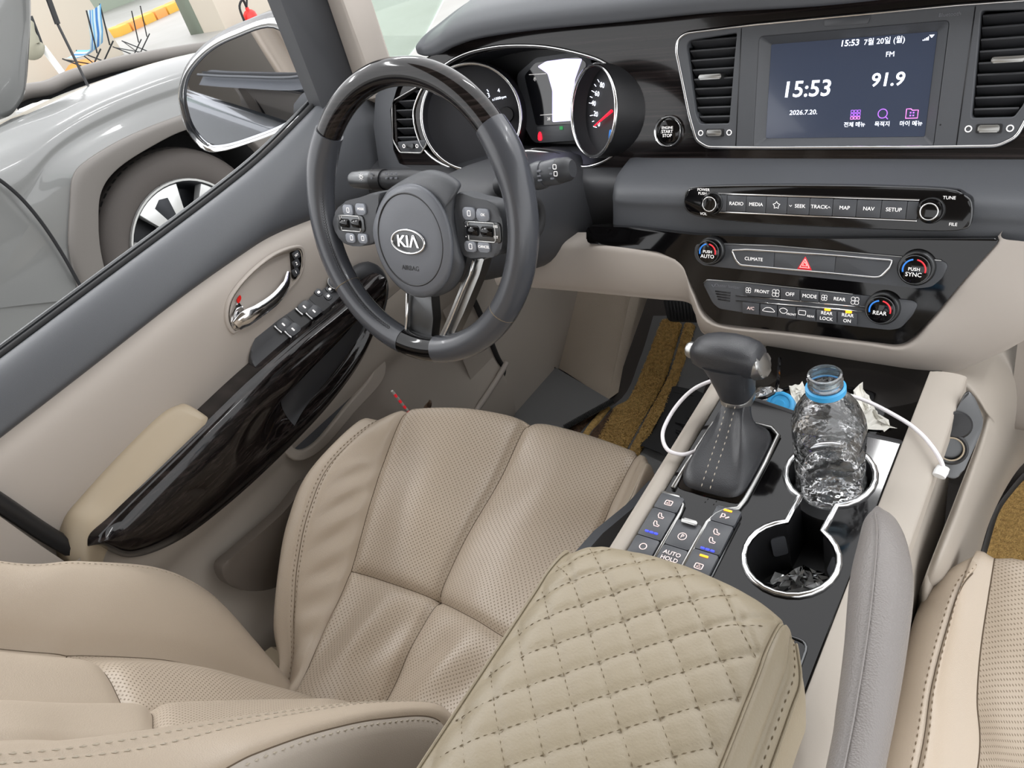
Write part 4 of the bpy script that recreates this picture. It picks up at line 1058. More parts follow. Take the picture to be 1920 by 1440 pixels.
# cross stitching on the inside of the rim
V = []; F = []
for k in range(80):
    a = math.radians(aL+6+(dL-aL-12)*k/80); ir = RR-RT*.80; kk = RT*.62
    c = FW.pt(ir*math.cos(a), ir*math.sin(a), kk); tn = FW.U*-math.sin(a)+FW.V*math.cos(a); nr = (FW.U*-math.cos(a)+FW.V*-math.sin(a))*.6+FW.N*.8
    sd = tn.cross(nr).normalized()
    for s_ in (-1, 1):
        p = c-tn*.0022+sd*s_*.0026; q = c+tn*.0022; w = tn*.0007; h = nr*.0014
        b = len(V); V += [p-w, p+w, q+w, q-w, (p+q)/2+h]; F += [(b, b+1, b+4), (b+1, b+2, b+4), (b+2, b+3, b+4), (b+3, b, b+4)]
o = mobj('stitching', V, F, 'rubber', rl, False); o['kind'] = 'stuff'
# hub and airbag cover: stacked outlines
def dome(name, loops, mt, label=None, par=wh):
    """loops: list of (pixel outline, k); joined as rings"""
    R = [[FW.pt(*q, k) for q in closed_cr(FW.loop(L, k), 5)] for L, k in loops]; n = len(R[0]); V = [p for r in R for p in r]; F = []
    for i in range(len(R)-1):
        for j in range(n): F.append((i*n+j, i*n+(j+1) % n, (i+1)*n+(j+1) % n, (i+1)*n+j))
    c = sum(R[-1], Vc())/n; V.append(c); k = len(V)-1
    for j in range(n): F.append(((len(R)-1)*n+j, (len(R)-1)*n+(j+1) % n, k))
    ob = mobj(name, V, F, mt, par, label=label)
    bm = bmesh.new(); bm.from_mesh(ob.data); bmesh.ops.recalc_face_normals(bm, faces=bm.faces)
    bm.to_mesh(ob.data); bm.free()
    return ob
def sc(L, s_, c=None):
    cx = sum(p[0] for p in L)/len(L) if c is None else c[0]; cy = sum(p[1] for p in L)/len(L) if c is None else c[1]
    return [(cx+s_*(x-cx), cy+s_*(y-cy)) for x, y in L]
hubL = [(700,440), (703,400), (722,362), (760,335), (800,319), (835,324), (864,344), (856,368), (854,415), (866,470), (872,505), (852,540), (815,557), (780,556), (745,536), (716,495)]
dome('hub_cover', [(sc(hubL, .9), -.04), (sc(hubL, 1.0), -.012), (sc(hubL, .97), .004), (sc(hubL, .86), .012), (sc(hubL, .5), .016)], 'charcoal')
padL = [(700,442), (708,395), (730,360), (765,344), (800,352), (830,385), (848,435), (850,490), (836,532), (802,557), (765,550), (724,508)]
dome('airbag_pad', [(sc(padL, .98), .002), (sc(padL, 1.0), .012), (sc(padL, .96), .020), (sc(padL, .88), .0225), (sc(padL, .5), .0235)], 'hub_grey', 'charcoal airbag pad with an oval groove')
def oval(l, r, t, b, k, n=14):
    uL, uR, vT, vB = FW.uv(*l, k)[0], FW.uv(*r, k)[0], FW.uv(*t, k)[1], FW.uv(*b, k)[1]
    return circle((uL+uR)/2, (vT+vB)/2, (uR-uL)/2, n, (vT-vB)/2)
discO = oval((709,437), (831,465), (755,362), (797,538), .0225, 60)
discL = [(709,430), (722,384), (752,363), (788,369), (816,403), (830,455), (826,502), (803,535), (774,530), (738,498), (716,465)]
wire('pad_groove', FW, discO, .0222, .0012, 'black_plastic', wh)
ke = .0232
cu0, cv0 = FW.uv(767, 453, ke); eu = FW.uv(798, 456, ke)[0]-cu0; ev = abs(FW.uv(767, 431, ke)[1]-cv0)
em = slab('emblem', FW, circle(cu0, cv0, eu, 40, ev), ke-.002, ke+.002, 'satin_dark', wh, .0008)
wire('emblem_ring', FW, circle(cu0, cv0, eu, 48, ev), ke+.002, .0016, 'chrome', em)
text('KIΛ', FW, cu0, cv0, ev*1.36, 'chrome', em, ke+.0022, ext=.0008, sx=1.16, bold=.0005)
u, v = FW.uv(770, 503, ke); text('AIRBAG', FW, u, v, .0085, 'black_plastic', wh, ke+.0004)
# spoke panels
spr = [(852,366), (890,371), (928,383), (942,420), (941,460), (931,480), (900,483), (868,480), (858,440)]
spl = [(640,382), (675,370), (712,362), (702,410), (700,456), (650,460), (632,440), (622,415)]
def spoke(L): return slab('spoke', FW, closed_cr(FW.loop(L, .004), 4), -.02, .004, 'charcoal', wh, .003)
sR = spoke(spr); sL = spoke(spl)
def wb(px, py, w, h, par, mt='wheel_key', nm='wheel_button', k=.0065, r=.3): u, v = FW.uv(px, py, .006); return slab(nm, FW, rrect(u, v, w, h, min(w, h)*r), .003, k, mt, par, .0009)
pxm = .00068
for par, bz, bw, bh, tops, rolls, bots in ((sL, (657,419), .052, .022, ((652,394), (676,392)), ((645,419), (667,420)), ((657,446), (680,447))), (sR, (903,435), .056, .024, ((879,400), (905,403)), ((885,433), (912,435)), ((882,462), (907,463)))):
    u, v = FW.uv(*bz, .006); slab('roller_bezel', FW, rrect(u, v, bw, bh, .005), .003, .0060, 'satin_dark', par, .0015)
    wire('bezel_line', FW, rrect(u, v, bw*.72, bh*.92, .003), .0062, .0009, 'satin', par)
    for q in tops: wb(*q, .0185, .0145, par)
    for q in bots: wb(*q, .0175, .0125, par)
    for q in rolls:
        u, v = FW.uv(*q, .008); fr = Fr(FW.pt(u, v, .003), FW.V, FW.N)
        lathe('roller', fr, [(.0001, -.0085), (.006, -.0083), (.0068, -.007), (.0068, .007), (.006, .0083), (.0001, .0085)], 'gloss_black', par, 20)
kb = .0067
for t, px, py in (('MODE', 676, 392), ('OK', 905, 403), ('CANCEL', 907, 463)):
    u, v = FW.uv(px, py, kb); text(t, FW, u, v, .0044, 'white_mark', wh, kb)
for t, px, py in (('▴', 873, 424), ('▾', 874, 444), ('RES', 929, 425), ('SET', 930, 445), ('+', 640, 407), ('-', 641, 430)):
    u, v = FW.uv(px, py, .0062); text(t, FW, u, v, .004, 'white_mark', wh, .0063)
for px, py in ((652,394), (879,400), (659,446), (680,447), (882,462)):
    u, v = FW.uv(px, py, kb); wire('button_icon', FW, rrect(u, v, .0045, .006, .001), kb, .0004, 'white_mark', wh, 4)
# lower spokes
dk = -.004
def leg(L, mt, nm='lower_spoke', k0=-.02, k1=dk): return slab(nm, FW, rounded(FW.loop(L, dk), .003), k0, k1, mt, wh, .002)
leg([(762,540), (808,552), (812,600), (808,636), (800,650), (758,655), (761,600)], 'satin_dark')
leg([(884,488), (908,484), (899,515), (868,590), (846,636), (822,664), (814,652), (842,590), (866,530)], 'satin')
leg([(758,642), (776,640), (808,640), (824,648), (822,668), (790,672), (757,660)], 'satin_dark')
wire('spoke_trim', FW, [FW.uv(*q, 0) for q in ((764,550), (763,600), (759,640), (757,655), (764,660), (790,663), (815,660), (826,648), (846,600), (868,545), (882,515), (888,488))], .0, .0022, 'chrome', wh, 8, False, 'chrome edge of the lower spoke')
# ================================================================== STEERING COLUMN
colm = thing('steering_column', 'black steering column shroud behind the wheel', 'steering column', tuple(FW.pt(0, -.1, -.2)))
P = []; V = []; F = []
secs = [(-.035, -.028, .056, .052), (-.06, -.026, .068, .060), (-.10, -.025, .078, .066), (-.16, -.022, .088, .072), (-.22, -.02, .095, .075), (-.30, -.02, .10, .075)]
n = 36
for k, dv, ru, rv in secs:
    for j in range(n):
        t = 2*math.pi*j/n; c, s_ = math.cos(t), math.sin(t); e = .75
        V.append(FW.pt(ru*abs(c)**e*(1 if c > 0 else -1), dv+rv*abs(s_)**e*(1 if s_ > 0 else -1)*(1.0 if s_ > 0 else 1.15), k))
for i in range(len(secs)-1):
    for j in range(n): F.append((i*n+j, (i+1)*n+j, (i+1)*n+(j+1) % n, i*n+(j+1) % n))
F.append(tuple(range(n)))
mobj('column_shroud', V, F, 'charcoal_dark', colm, autos=50)
kk = -.13
fr = FW.at(0, -.024, -.125)
knob_ring('stalk_collar', Fr(FW.pt(.095, -.015, -.12), FW.V, FW.N), 0, 0, .024, .006, 0, 'rubber', colm, 24, 8)
# ================================================================== STALKS
def stalk(name, label, P, R, mats_):
    t = thing(name, label, 'stalk', tuple(P[0]))
    return t
kl = -.07
ls = thing('light_stalk', 'black headlight stalk left of the steering column with sun symbol', 'stalk', tuple(FW.pt(*FW.uv(745, 335, kl), kl)), 'column stalks')
def kp(px, py, k): return FW.pt(*FW.uv(px, py, k), k)
tube('stalk_arm', [kp(830, 345, kl-.01), kp(770, 338, kl), kp(715, 337, kl)], [(.013, .014), (.013, .0135), (.0125, .0125)], 'charcoal_dark', ls, 14, up=FW.N)
tube('stalk_dial', [kp(722, 337, kl), kp(703, 337, kl)], [(.0145, .0145), (.0145, .0145)], 'black_plastic', ls, 18, up=FW.N)
tube('stalk_tip', [kp(703, 337, kl), kp(697, 336.5, kl), kp(664, 337, kl), kp(658, 338, kl)], [(.012, .013), (.0125, .0142), (.010, .0118), (.006, .009)], 'satin_dark', ls, 14, up=FW.N)
fl_ = FW.at(0, 0, 0)
u, v = FW.uv(677, 332, kl+.0122); ki_ = kl+.0122
knob_ring('sun_icon', FW, u, v, .0022, .0004, ki_, 'white_mark', ls, 14, 5)
for j in range(8):
    a = j*math.pi/4; wire('sun_ray', FW, [(u+.0031*math.cos(a), v+.0031*math.sin(a)), (u+.0046*math.cos(a), v+.0046*math.sin(a))], ki_, .0003, 'white_mark', ls, 4, False)
for px in (696.5, 724, 733, 742):
    for py in (326, 334): u, v = FW.uv(px, py, kl+.0140); slab('stalk_mark', FW, rrect(u, v, .0036, .0026, .0006), kl+.0128, kl+.0146, 'grey_mark', ls)
kr = -.085
wsx = thing('wiper_stalk', 'black wiper stalk right of the steering wheel with ribbed end dial', 'stalk', tuple(kp(990, 335, kr)), 'column stalks')
tube('stalk_arm', [kp(940, 350, kr-.01), kp(985, 335, kr), kp(1006, 330, kr)], [(.014, .014), (.0145, .0145), (.0155, .0155)], 'charcoal_dark', wsx, 16, up=FW.N)
tube('stalk_dial', [kp(1004, 331, kr), kp(1013, 328.5, kr), kp(1022, 326, kr)], [(.0165, .0165), (.0172, .0172), (.0160, .0160)], 'button', wsx, 22, up=FW.N)
tube('stalk_tip', [kp(1018, 327, kr), kp(1046, 321, kr), kp(1050, 320, kr)], [(.0142, .0150), (.0146, .0158), (.0140, .0150)], 'button', wsx, 18, up=FW.N)
tube('stalk_cap', [kp(1050, 320, kr), kp(1066, 317, kr), kp(1074, 316, kr)], [(.0142, .0152), (.0132, .0140), (.0085, .0100)], 'charcoal_dark', wsx, 18, up=FW.N)
for i, (px, py) in enumerate(((1009,321), (1010,330), (1011,338), (1029,316), (1031,326), (1033,335))):
    u, v = FW.uv(px, py, kr+.0165); slab('stalk_mark', FW, rrect(u, v, .0034, .0020, .0004), kr+.012, kr+(.0172 if i < 3 else .0152), 'grey_mark', wsx)
for px, py in ((1039,313), (1041,326)):
    u, v = FW.uv(px, py, kr+.0155); wire('wiper_icon', FW, rrect(u, v, .0045, .005, .001), kr+.0148, .0004, 'white_mark', wsx, 4)
# ================================================================== CENTRE CONSOLE
con = thing('center_console', 'gloss black centre console with two chrome-rimmed cup holders', 'center console', (.05, .5, FLOOR))
LU, RU = -.140, .051
def cupslot(r=.040, w=.0165, d=(.0016, .1056), n=22):
    a = math.acos(w/r); L = []
    # near circle, from right slot corner clockwise round to the left corner, then far circle
    for i in range(n+1):
        t = a-(math.pi-2*a+4*a)*i/n if False else a-(2*math.pi-(math.pi-2*a))*i/n
        L.append((r*math.cos(t), r*math.sin(t)))
    for i in range(n+1):
        t = math.pi+a-(2*math.pi-(math.pi-2*a))*i/n
        L.append((d[0]+r*math.cos(t), d[1]+r*math.sin(t)))
    return L
cup = cupslot()
boot = rounded([(-.132, .043), (-.061, .043), (-.061, .147), (-.132, .147)], .012)
topo = [(LU, -.16), (RU, -.16), (RU, .165), (-.02, .168), (-.05, .176), (-.10, .186), (LU, .186)]
plate('console_top', FK, [topo, cup, boot], -.006, 0, 'gloss_black', con, .0015)
# rails and side walls
for nm, u0, u1 in (('rail', -.158, LU-.0004), ('rail', RU+.0004, .086)):
    Surf([[FK.pt(u, v, k) for v in (-.25, -.1, .05, .17, .272)] for u, k in ((u0, -.06), (u0, -.004), (u0+.003, .003), ((u0+u1)/2, .005), (u1-.002, .003), (u1, -.004), (u1, -.02))], flip=True).mesh(nm, 'beige_side', con, 3, 2)
box('console_wall', -.063, -.058, .12, .80, FLOOR-.01, .43, 'beige_side', con); box('console_wall', .165, .170, .12, .74, FLOOR-.01, .43, 'beige_side', con)
# cup wells
V = [FK.pt(u, v, -.002) for u, v in cup] + [FK.pt(u*.94, v*.98+.001, -.072) for u, v in cup]; n = len(cup)
mobj('cup_well', V, [((j+1) % n, j, n+j, n+(j+1) % n) for j in range(n)], 'black_plastic', con, autos=40)
slab('cup_floor', FK, [(u*.96, v*.985) for u, v in cup], -.076, -.070, 'black_plastic', con)
lathe('cup_insert', FK, [(.0375, -.075), (.0375, -.030), (.035, -.0265), (0, -.0265)], 'black_plastic', con, 32, .0016, .1056)
wire('cup_rim', FK, [(u, v) for u, v in cup], .0008, .0030, 'chrome', con, 8, label='chrome rim around both cup holders')
for a, c in ((35, (0, 0)), (128, (0, 0)), (230, (0, .1056))):
    a = math.radians(a); slab('cup_tab', Fr(FK.pt(c[0]+.037*math.cos(a), c[1]+.037*math.sin(a), -.028), FK.U*-math.sin(a)+FK.V*math.cos(a), FK.N*.95+(FK.U*math.cos(a)+FK.V*math.sin(a))*.3), rrect(0, 0, .014, .02, .003), -.002, .004, 'button', con, .002)
# shifter surround and button block
wire('boot_trim', FK, [(-.132+.0, .040), (-.1315, .1), (-.130, .138), (-.122, .148), (-.09, .1495), (-.07, .1485), (-.060, .140), (-.0595, .10), (-.0600, .050), (-.0625, .036), (-.073, .030), (-.079, .022), (-.0828, .010), (-.0828, -.055)], .002, .0026, 'satin', con, 8, False, 'satin silver trim beside the shifter boot')
wire('button_line', FK, [(-.139, .031), (-.121, .031), (-.1125, .022), (-.1115, .012), (-.1115, -.055)], .002, .0020, 'satin', con, 8, False)
wire('button_line', FK, [(-.0830, -.05), (-.060, -.05), (-.0555, -.044), (-.0555, .022)], .0008, .0010, 'satin_dark', con, 6, False)
def cb(u0, u1, v0, v1, h=.0045, mt='button'):
    return slab('console_button', FK, rounded([(u0, v0), (u1, v0), (u1, v1), (u0, v1)], .0015), -.001, h, mt, con, .0008)
kb = .0048
def lab(t, u, v, s_, b, mt='pink_mark'): text(t, FK, u, v, s_, mt, b, kb)
b1 = cb(-.1385, -.1140, .0095, .0290); b2 = cb(-.1385, -.1140, -.0265, .0085); b3 = cb(-.1385, -.1140, -.0500, -.0275)
b4 = cb(-.1095, -.0850, -.0270, .0040, .0035); b5 = cb(-.1095, -.0850, -.0520, -.0280, .0035)
b6 = cb(-.0810, -.0570, .0130, .0320); b7 = cb(-.0810, -.0570, -.0225, .0120); b8 = cb(-.0810, -.0570, -.0500, -.0235)
cb(-.1095, -.0850, .0055, .0300, -.0005, 'black_plastic')
slab('brake_switch_lip', FK, rounded([(-.1050, .000), (-.0890, .000), (-.0890, .0055), (-.1050, .0055)], .002), .003, .0065, 'satin', b4, .001)
lab('AUTO', -.0972, -.0365, .0062, b5); lab('HOLD', -.0972, -.0430, .0062, b5)
knob_ring('park_ring', FK, -.0972, -.0140, .0040, .0004, .0037, 'pink_mark', b4, 24, 5); text('P', FK, -.0972, -.0140, .0062, 'pink_mark', b4, .0038)
def seat_icon(u, v, b):
    wire('seat_icon', FK, [(u-.003, v+.0005), (u-.0012, v-.0022), (u+.003, v-.0022), (u+.0035, v-.0005), (u+.0008, v), (u-.001, v+.0035), (u-.003, v+.0035)], kb, .0005, 'pink_mark', b, 4)
for b, u in ((b2, -.1262), (b7, -.0690)):
    seat_icon(u, .0005, b); seat_icon(u, -.0100, b)
    for i in (-1, 0, 1): slab('level_led', FK, rrect(u+i*.0048, -.0205, .0036, .0016, .0006), .004, kb+.0004, 'blue_led', b)
for b, u, v in ((b1, -.1262, .0185), (b8, -.0690, -.0405)): wire('button_icon', FK, rrect(u, v, .0072, .0055, .0012), kb, .0005, 'pink_mark', b, 4); wire('button_icon', FK, [(u-.002, v-.001), (u+.002, v-.001), (u, v+.0015)], kb, .0004, 'pink_mark', b, 4)
knob_ring('wheel_icon', FK, -.1262, -.0385, .0034, .0005, kb, 'pink_mark', b3, 20, 4)
wire('parking_icon', FK, [(-.0725, .0180), (-.0725, .0235), (-.0700, .0235), (-.0690, .0215), (-.0700, .0200), (-.0725, .0200)], kb, .0006, 'pink_mark', b6, 4, False); wire('parking_icon', FK, [(-.0680, .0190), (-.0650, .0215)], kb, .0008, 'pink_mark', b6, 4, False)
for b, v in ((b6, .0285), (b8, -.0285)): slab('indicator', FK, rrect(-.0690, v, .0080, .0018, .0004), .004, kb+.0004, 'orange_led', b)
# front tray under the climate panel
FT = FK.at(0, 0, -.03)
slab('tray_floor', FK, [(LU, .166), (RU+.004, .166), (RU+.004, .36), (LU, .36)], -.05, -.034, 'gloss_black', con)
slab('tray_step', FK, rounded([(LU+.002, .160), (RU, .160), (RU, .170), (-.02, .173), (-.05, .181), (-.10, .191), (LU+.002, .191)], .002), -.05, -.001, 'black_plastic', con, .001)
wf = tilt((0, .790, .40), 12)
slab('tray_wall', wf, [(-.09, -.04), (.155, -.04), (.155, .09), (-.09, .09)], -.02, 0, 'gloss_black', con, .002)
slab('tray_cover', wf, rounded([(-.012, .012), (.148, .012), (.148, .05), (-.012, .05)], .004), -.004, .004, 'gloss_black', con, .002)
up_ = slab('port_panel', wf, rounded(wf.loop([(1418,655), (1465,668), (1452,732), (1405,724)], .004), .003), 0, .005, 'button', con, .001)
wire('port_frame', wf, rrect(*wf.uv(1432, 690, .006), .011, .017, .002), .0055, .0006, 'white_mark', up_, 5)
u, v = wf.uv(1426, 706, .006); text('USB', wf, u, v, .0045, 'white_mark', up_, .0054)
knob_ring('aux_socket', wf, *wf.uv(1423, 718, .006), .0048, .0010, .0056, 'satin', up_, 20, 6); lathe('aux_hole', wf, [(.0036, .0055), (0, .0058)], 'black_plastic', up_, 14, *wf.uv(1423, 718, .006))
u, v = wf.uv(1421, 728, .006); text('AUX', wf, u, v, .0038, 'white_mark', up_, .0054)
tube('tray_edge', [FK.pt(*FK.uv(*q, -.005), -.005) for q in ((1462,672), (1452,735), (1400,752), (1360,765), (1340,790))], .002, 'gloss_black', con, 6, smooth_n=16)
# small tray at the rear right of the console top
wire('coin_tray_rim', FK, rounded([(.0, -.075), (.040, -.075), (.042, -.15), (.0, -.15)], .008), .0006, .0012, 'satin_dark', con, 6)
# side well on the passenger side, dark inside
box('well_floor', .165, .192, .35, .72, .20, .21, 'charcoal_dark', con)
cs = [[(1752,699,.425), (1800,690,.43), (1880,652,.42), (1990,580,.40), (2120,520,.36)],
      [(1795,722,.420), (1828,722,.420), (1890,728,.38), (1970,750,.24), (2060,790,.10)],
      [(1836,762,.395), (1852,772,.392), (1882,795,.34), (1915,828,.16), (1948,852,-.04)],
      [(1842,802,.370), (1856,806,.368), (1875,835,.32), (1892,860,.15), (1906,884,-.04)],
      [(1795,930,.350), (1812,932,.350), (1829,945,.30), (1845,960,.14), (1858,972,-.04)],
      [(1744,1060,.33), (1762,1062,.33), (1785,1068,.27), (1808,1075,.14), (1825,1085,-.04)],
      [(1700,1180,.19), (1716,1184,.19), (1745,1190,.16), (1768,1196,.08), (1790,1205,-.04)]]
gcs = [[PZz(*q) for q in r] for r in cs]
gcs.append([p+W3(-.004, -.28, -.02) for p in gcs[-1]])
gcs = [[r[0]+W3(-.001, 0, -.012)] + r for r in gcs]; gcs = [[r[0]+W3(0, .0, -.09)] + r for r in gcs]
Surf(gcs, flip=True).mesh('side_panel', 'beige_side', con, 6, 6, label='beige panel beside the passenger footwell')
# socket plate
fsk = tilt(PXx(1795, 815, .185), 38, 20)
pl = slab('socket_plate', fsk, closed_cr(fsk.loop([(1817,733), (1838,770), (1842,800), (1822,850), (1798,895), (1768,890), (1755,850), (1775,800), (1795,765)]), 5), -.006, 0, 'satin_dark', con, .002, 'grey metal socket plate')
u, v = fsk.uv(1783, 842, .004)
lathe('power_socket', fsk, [(.0155, 0), (.0155, .005), (.0135, .006), (.0115, .005), (.0108, -.02), (0, -.02)], 'black_plastic', pl, 28, u, v)
knob_ring('socket_ring', fsk, u, v, .0112, .0010, .0045, 'armrest_beige', pl, 28, 6)
lathe('socket_cover', fsk, [(.0135, 0), (.0135, .004), (.0115, .006), (0, .0065)], 'black_plastic', pl, 28, *fsk.uv(1795, 797, .004))

# ================================================================== GEAR SELECTOR
gs_ = thing('gear_lever', 'black gear lever with leather boot and silver release button', 'gear lever', tuple(FK.pt(-.097, .095, 0)))
V = []; F = []; n = 40
bl_ = [(-.0965+.0345*(abs(math.cos(t))**.45)*(1 if math.cos(t) > 0 else -1), .095+.051*(abs(math.sin(t))**.45)*(1 if math.sin(t) > 0 else -1)) for t in [2*math.pi*j/n for j in range(n)]]
cN = Vc((-.010, .604, .488))            # collar
secs = [(0, 1.0), (.04, .99), (.16, .86), (.34, .66), (.55, .48), (.75, .39), (.9, .36), (1, .35)]
base_c = FK.pt(-.0965, .095, 0)
for s_, w in secs:
    h = s_**1.0
    c = base_c.lerp(cN, s_**1.25); c.z = base_c.z+(cN.z-base_c.z)*(s_**.8)+.004
    for j, (u, v) in enumerate(bl_):
        t = 2*math.pi*j/n
        du = (u+.0965); dv = (v-.095)
        rr = Vc((du*w*(1 if w > .5 else 1.05), dv*w*(1-.30*s_), 0))
        fold = 1+.10*math.sin(3*t+5*s_)*math.sin(math.pi*s_)+.05*math.sin(7*t+2*s_)*math.sin(math.pi*s_)
        V.append(c+Vc((rr.x*fold, rr.y*fold, .004*math.sin(2*t+4*s_)*math.sin(math.pi*s_)-(.004 if s_ == 0 else 0))))
m_ = len(secs)
for i in range(m_-1):
    for j in range(n): F.append((i*n+j, i*n+(j+1) % n, (i+1)*n+(j+1) % n, (i+1)*n+j))
bo = mobj('leather_boot', V, F, 'leather_black', gs_)
mdf = bo.modifiers.new('s', 'SUBSURF'); mdf.levels = mdf.render_levels = 1
for off in (-.0045, .0045):
    P = []
    for i in range(24):
        s_ = .03+.94*i/23; c = base_c.lerp(cN, s_**1.25); c.z = base_c.z+(cN.z-base_c.z)*(s_**.8)+.004
        w = [w2+(w1-w2)*(1-(s_-a)/(b-a)) if False else w1+(w2-w1)*(s_-a)/(b-a) for (a, w1), (b, w2) in zip(secs, secs[1:]) if a <= s_ <= b][0]
        P.append(c+Vc((off, -.051*w*(1-.3*s_)-.0035, .003)))
    stitches('stitching', P, 'thread_light', bo, .004, .003, .0006, nrm=(0, -.7, .7))
# collar, neck and T grip
def ellipse_stack(name, secs, mt, par, n=32, e=.7, label=None):
    V = []; F = []
    for (c, rx, ry) in secs:
        for j in range(n):
            t = 2*math.pi*j/n; cc, ss = math.cos(t), math.sin(t)
            V.append(Vc(c)+Vc((rx*abs(cc)**e*(1 if cc > 0 else -1), ry*abs(ss)**e*(1 if ss > 0 else -1), 0)))
    for i in range(len(secs)-1):
        for j in range(n): F.append((i*n+j, i*n+(j+1) % n, (i+1)*n+(j+1) % n, (i+1)*n+j))
    F.append(tuple((len(secs)-1)*n+j for j in range(n))); F.append(tuple(range(n))[::-1])
    return mobj(name, V, F, mt, par, autos=45, label=label)
ellipse_stack('collar', [((-.010, .604, .484), .0150, .0185), ((-.010, .604, .494), .0165, .0200), ((-.010, .604, .4955), .0158, .0193)], 'satin', gs_)
ellipse_stack('neck', [((-.010, .604, .495), .0160, .0195), ((-.011, .603, .510), .0185, .0215), ((-.013, .602, .524), .0215, .0215), ((-.015, .602, .536), .028, .0205)], 'leather_black', gs_)
gr = [(-.0535, .0080, .0090, .5420), (-.050, .0120, .0140, .5425), (-.041, .0160, .0180, .5435), (-.028, .0182, .0205, .544), (-.012, .0186, .0212, .544), (.002, .0178, .0206, .543), (.012, .0160, .0190, .5415), (.0175, .0130, .0160, .540), (.0195, .0090, .0125, .539)]
V = []; F = []; n = 28
for (x, rz, ry, z) in gr:
    for j in range(n):
        t = 2*math.pi*j/n; cc, ss = math.cos(t), math.sin(t); e = .72
        V.append(Vc((x, .604+ry*abs(cc)**e*(1 if cc > 0 else -1), z+rz*abs(ss)**e*(1 if ss > 0 else -1))))
for i in range(len(gr)-1):
    for j in range(n): F.append((i*n+j, i*n+(j+1) % n, (i+1)*n+(j+1) % n, (i+1)*n+j))
F.append(tuple(range(n))[::-1]); F.append(tuple((len(gr)-1)*n+j for j in range(n)))
mobj('grip', V, F, 'leather_black', gs_, autos=60)
lathe('release_button', Fr((-.051, .604, .5420), (0, 0, 1), (0, 1, 0)), [(.0090, 0), (.0088, .006), (.0070, .009), (0, .0095)], 'satin', gs_, 24)
fe = Fr((.0178, .601, .5395), (0, 1, .0), (-.42, 0, 1))
slab('end_cap', fe, closed_cr([(-.0145, -.004), (-.009, -.0115), (.009, -.0115), (.0145, -.004), (.012, .009), (0, .0115), (-.012, .009)], 4), -.006, .0045, 'satin', gs_, .003, label='satin silver end cap of the grip')
u, v = FK.uv(1320, 828, .012); slab('gear_light', FK, rrect(u+.002, v, .002, .003, .0008), .001, .0035, 'red_led', gs_)

# ================================================================== CENTRE ARMREST
ar = thing('quilted_console_lid', 'centre armrest under a quilted tan leather cover', 'armrest', (.05, .1, .45))
zt = .545
yr = [.352, .350, .338, .315, .28, .22, .15, .07, -.02, -.10]
GA = []
for i, y in enumerate(yr):
    t = max(0, min(1, (y-.05)/.30))
    xl = -.035-.010*t; xr = .146-.012*t
    fz = {0: -.055, 1: -.020, 2: -.006, 3: 0}.get(i, 0)
    xo = .022 if i > 2 else (.012 if i == 2 else .006)
    yy = lambda f: y + (.0 if i > 3 else -.012*(2*abs(f-.5))**2)
    r = [W3(xl-.010, yy(0), zt-.07), W3(xl-.010, yy(0), zt-.022+fz*.3), W3(xl, yy(0), zt-.010+fz)]
    for f in (.12, .3, .5, .7, .88): r.append(W3(xl+(xr-xl)*f, yy(f), zt+.006*(1-(2*f-1)**2)+fz))
    r += [W3(xr, yy(1), zt-.006+fz), W3(xr+xo*.6, yy(1), zt-.022+fz*.8), W3(xr+xo, yy(1), zt-.045+fz*.4), W3(xr+xo, yy(1), zt-.085)]
    GA.append(r)
qs = .0368; qx, qy = .021, .258
def quilt(a, b, p):
    if b < 1.9 or b > 8.0: return -.003*gauss(b-9, .12)
    s1 = ((p.x-qx)-(p.y-qy))/qs; s2 = ((p.x-qx)+(p.y-qy))/qs
    d1 = abs(s1-round(s1))*qs/1.414; d2 = abs(s2-round(s2))*qs/1.414
    h = -.0015*math.exp(-(d1/.0032)**2)-.0015*math.exp(-(d2/.0032)**2)
    m_ = min(1, max(0, (b-1.9)*3))*min(1, max(0, (8.0-b)*3))*min(1, max(0, (a-1.2)*2))
    return h*m_ - .003*gauss(b-8, .10)
SA = Surf(GA, quilt)
qp = SA.mesh('quilted_top', 'leather_quilt', ar, 14, 18, b0=1, b1=8)
SA.mesh('cover_side', 'leather_quilt', ar, 10, 10, b0=8, b1=11); SA.mesh('cover_side', 'leather_quilt', ar, 10, 8, b0=0, b1=1)
# thread along the quilting
def top_pt(x, y):
    lo, hi = 0., len(yr)-1.
    for _ in range(24):
        m2 = (lo+hi)/2
        if SA.base(m2, 5).y > y: lo = m2
        else: hi = m2
    a = lo; lo, hi = 2., 8.
    for _ in range(24):
        m2 = (lo+hi)/2
        if SA.base(a, m2).x < x: lo = m2
        else: hi = m2
    return SA.ev(a, lo, .0004) if 2.02 < lo < 7.95 else None
runs = 0
for fam in (1, -1):
    for k in range(-14, 15):
        P = []
        for i in range(90):
            s_ = -.3+.6*i/89
            if fam == 1: x = qx+k*qs/2+s_; y = qy-k*qs/2+s_
            else: x = qx+k*qs/2-s_; y = qy+k*qs/2+s_
            if -.05 < x < .15 and .0 < y < .346:
                q = top_pt(x, y)
                if q is not None: P.append(q)
        if len(P) > 2: stitches('stitching', P, 'thread_dark', qp, .0042, .0016, .0005, nrm=(0, 0, 1))
stitches('stitching', surf_line(SA, [(1.3+i*.9, 9.25) for i in range(8)], 80), 'thread_dark', qp, .004, .003, .0006, nrm=(.7, 0, .7))
tube('piping', surf_line(SA, [(1.5+i*.8, 8.0) for i in range(9)], 60, .0012), .0011, 'leather_quilt', qp, 6)
tube('piping', surf_line(SA, [(1.3+i*.8, 9.6) for i in range(9)], 60, .001), .0011, 'leather_quilt', qp, 6)
tube('piping', surf_line(SA, [(1.6+i*.8, 1.75) for i in range(9)], 60, .001), .0011, 'leather_quilt', qp, 6)
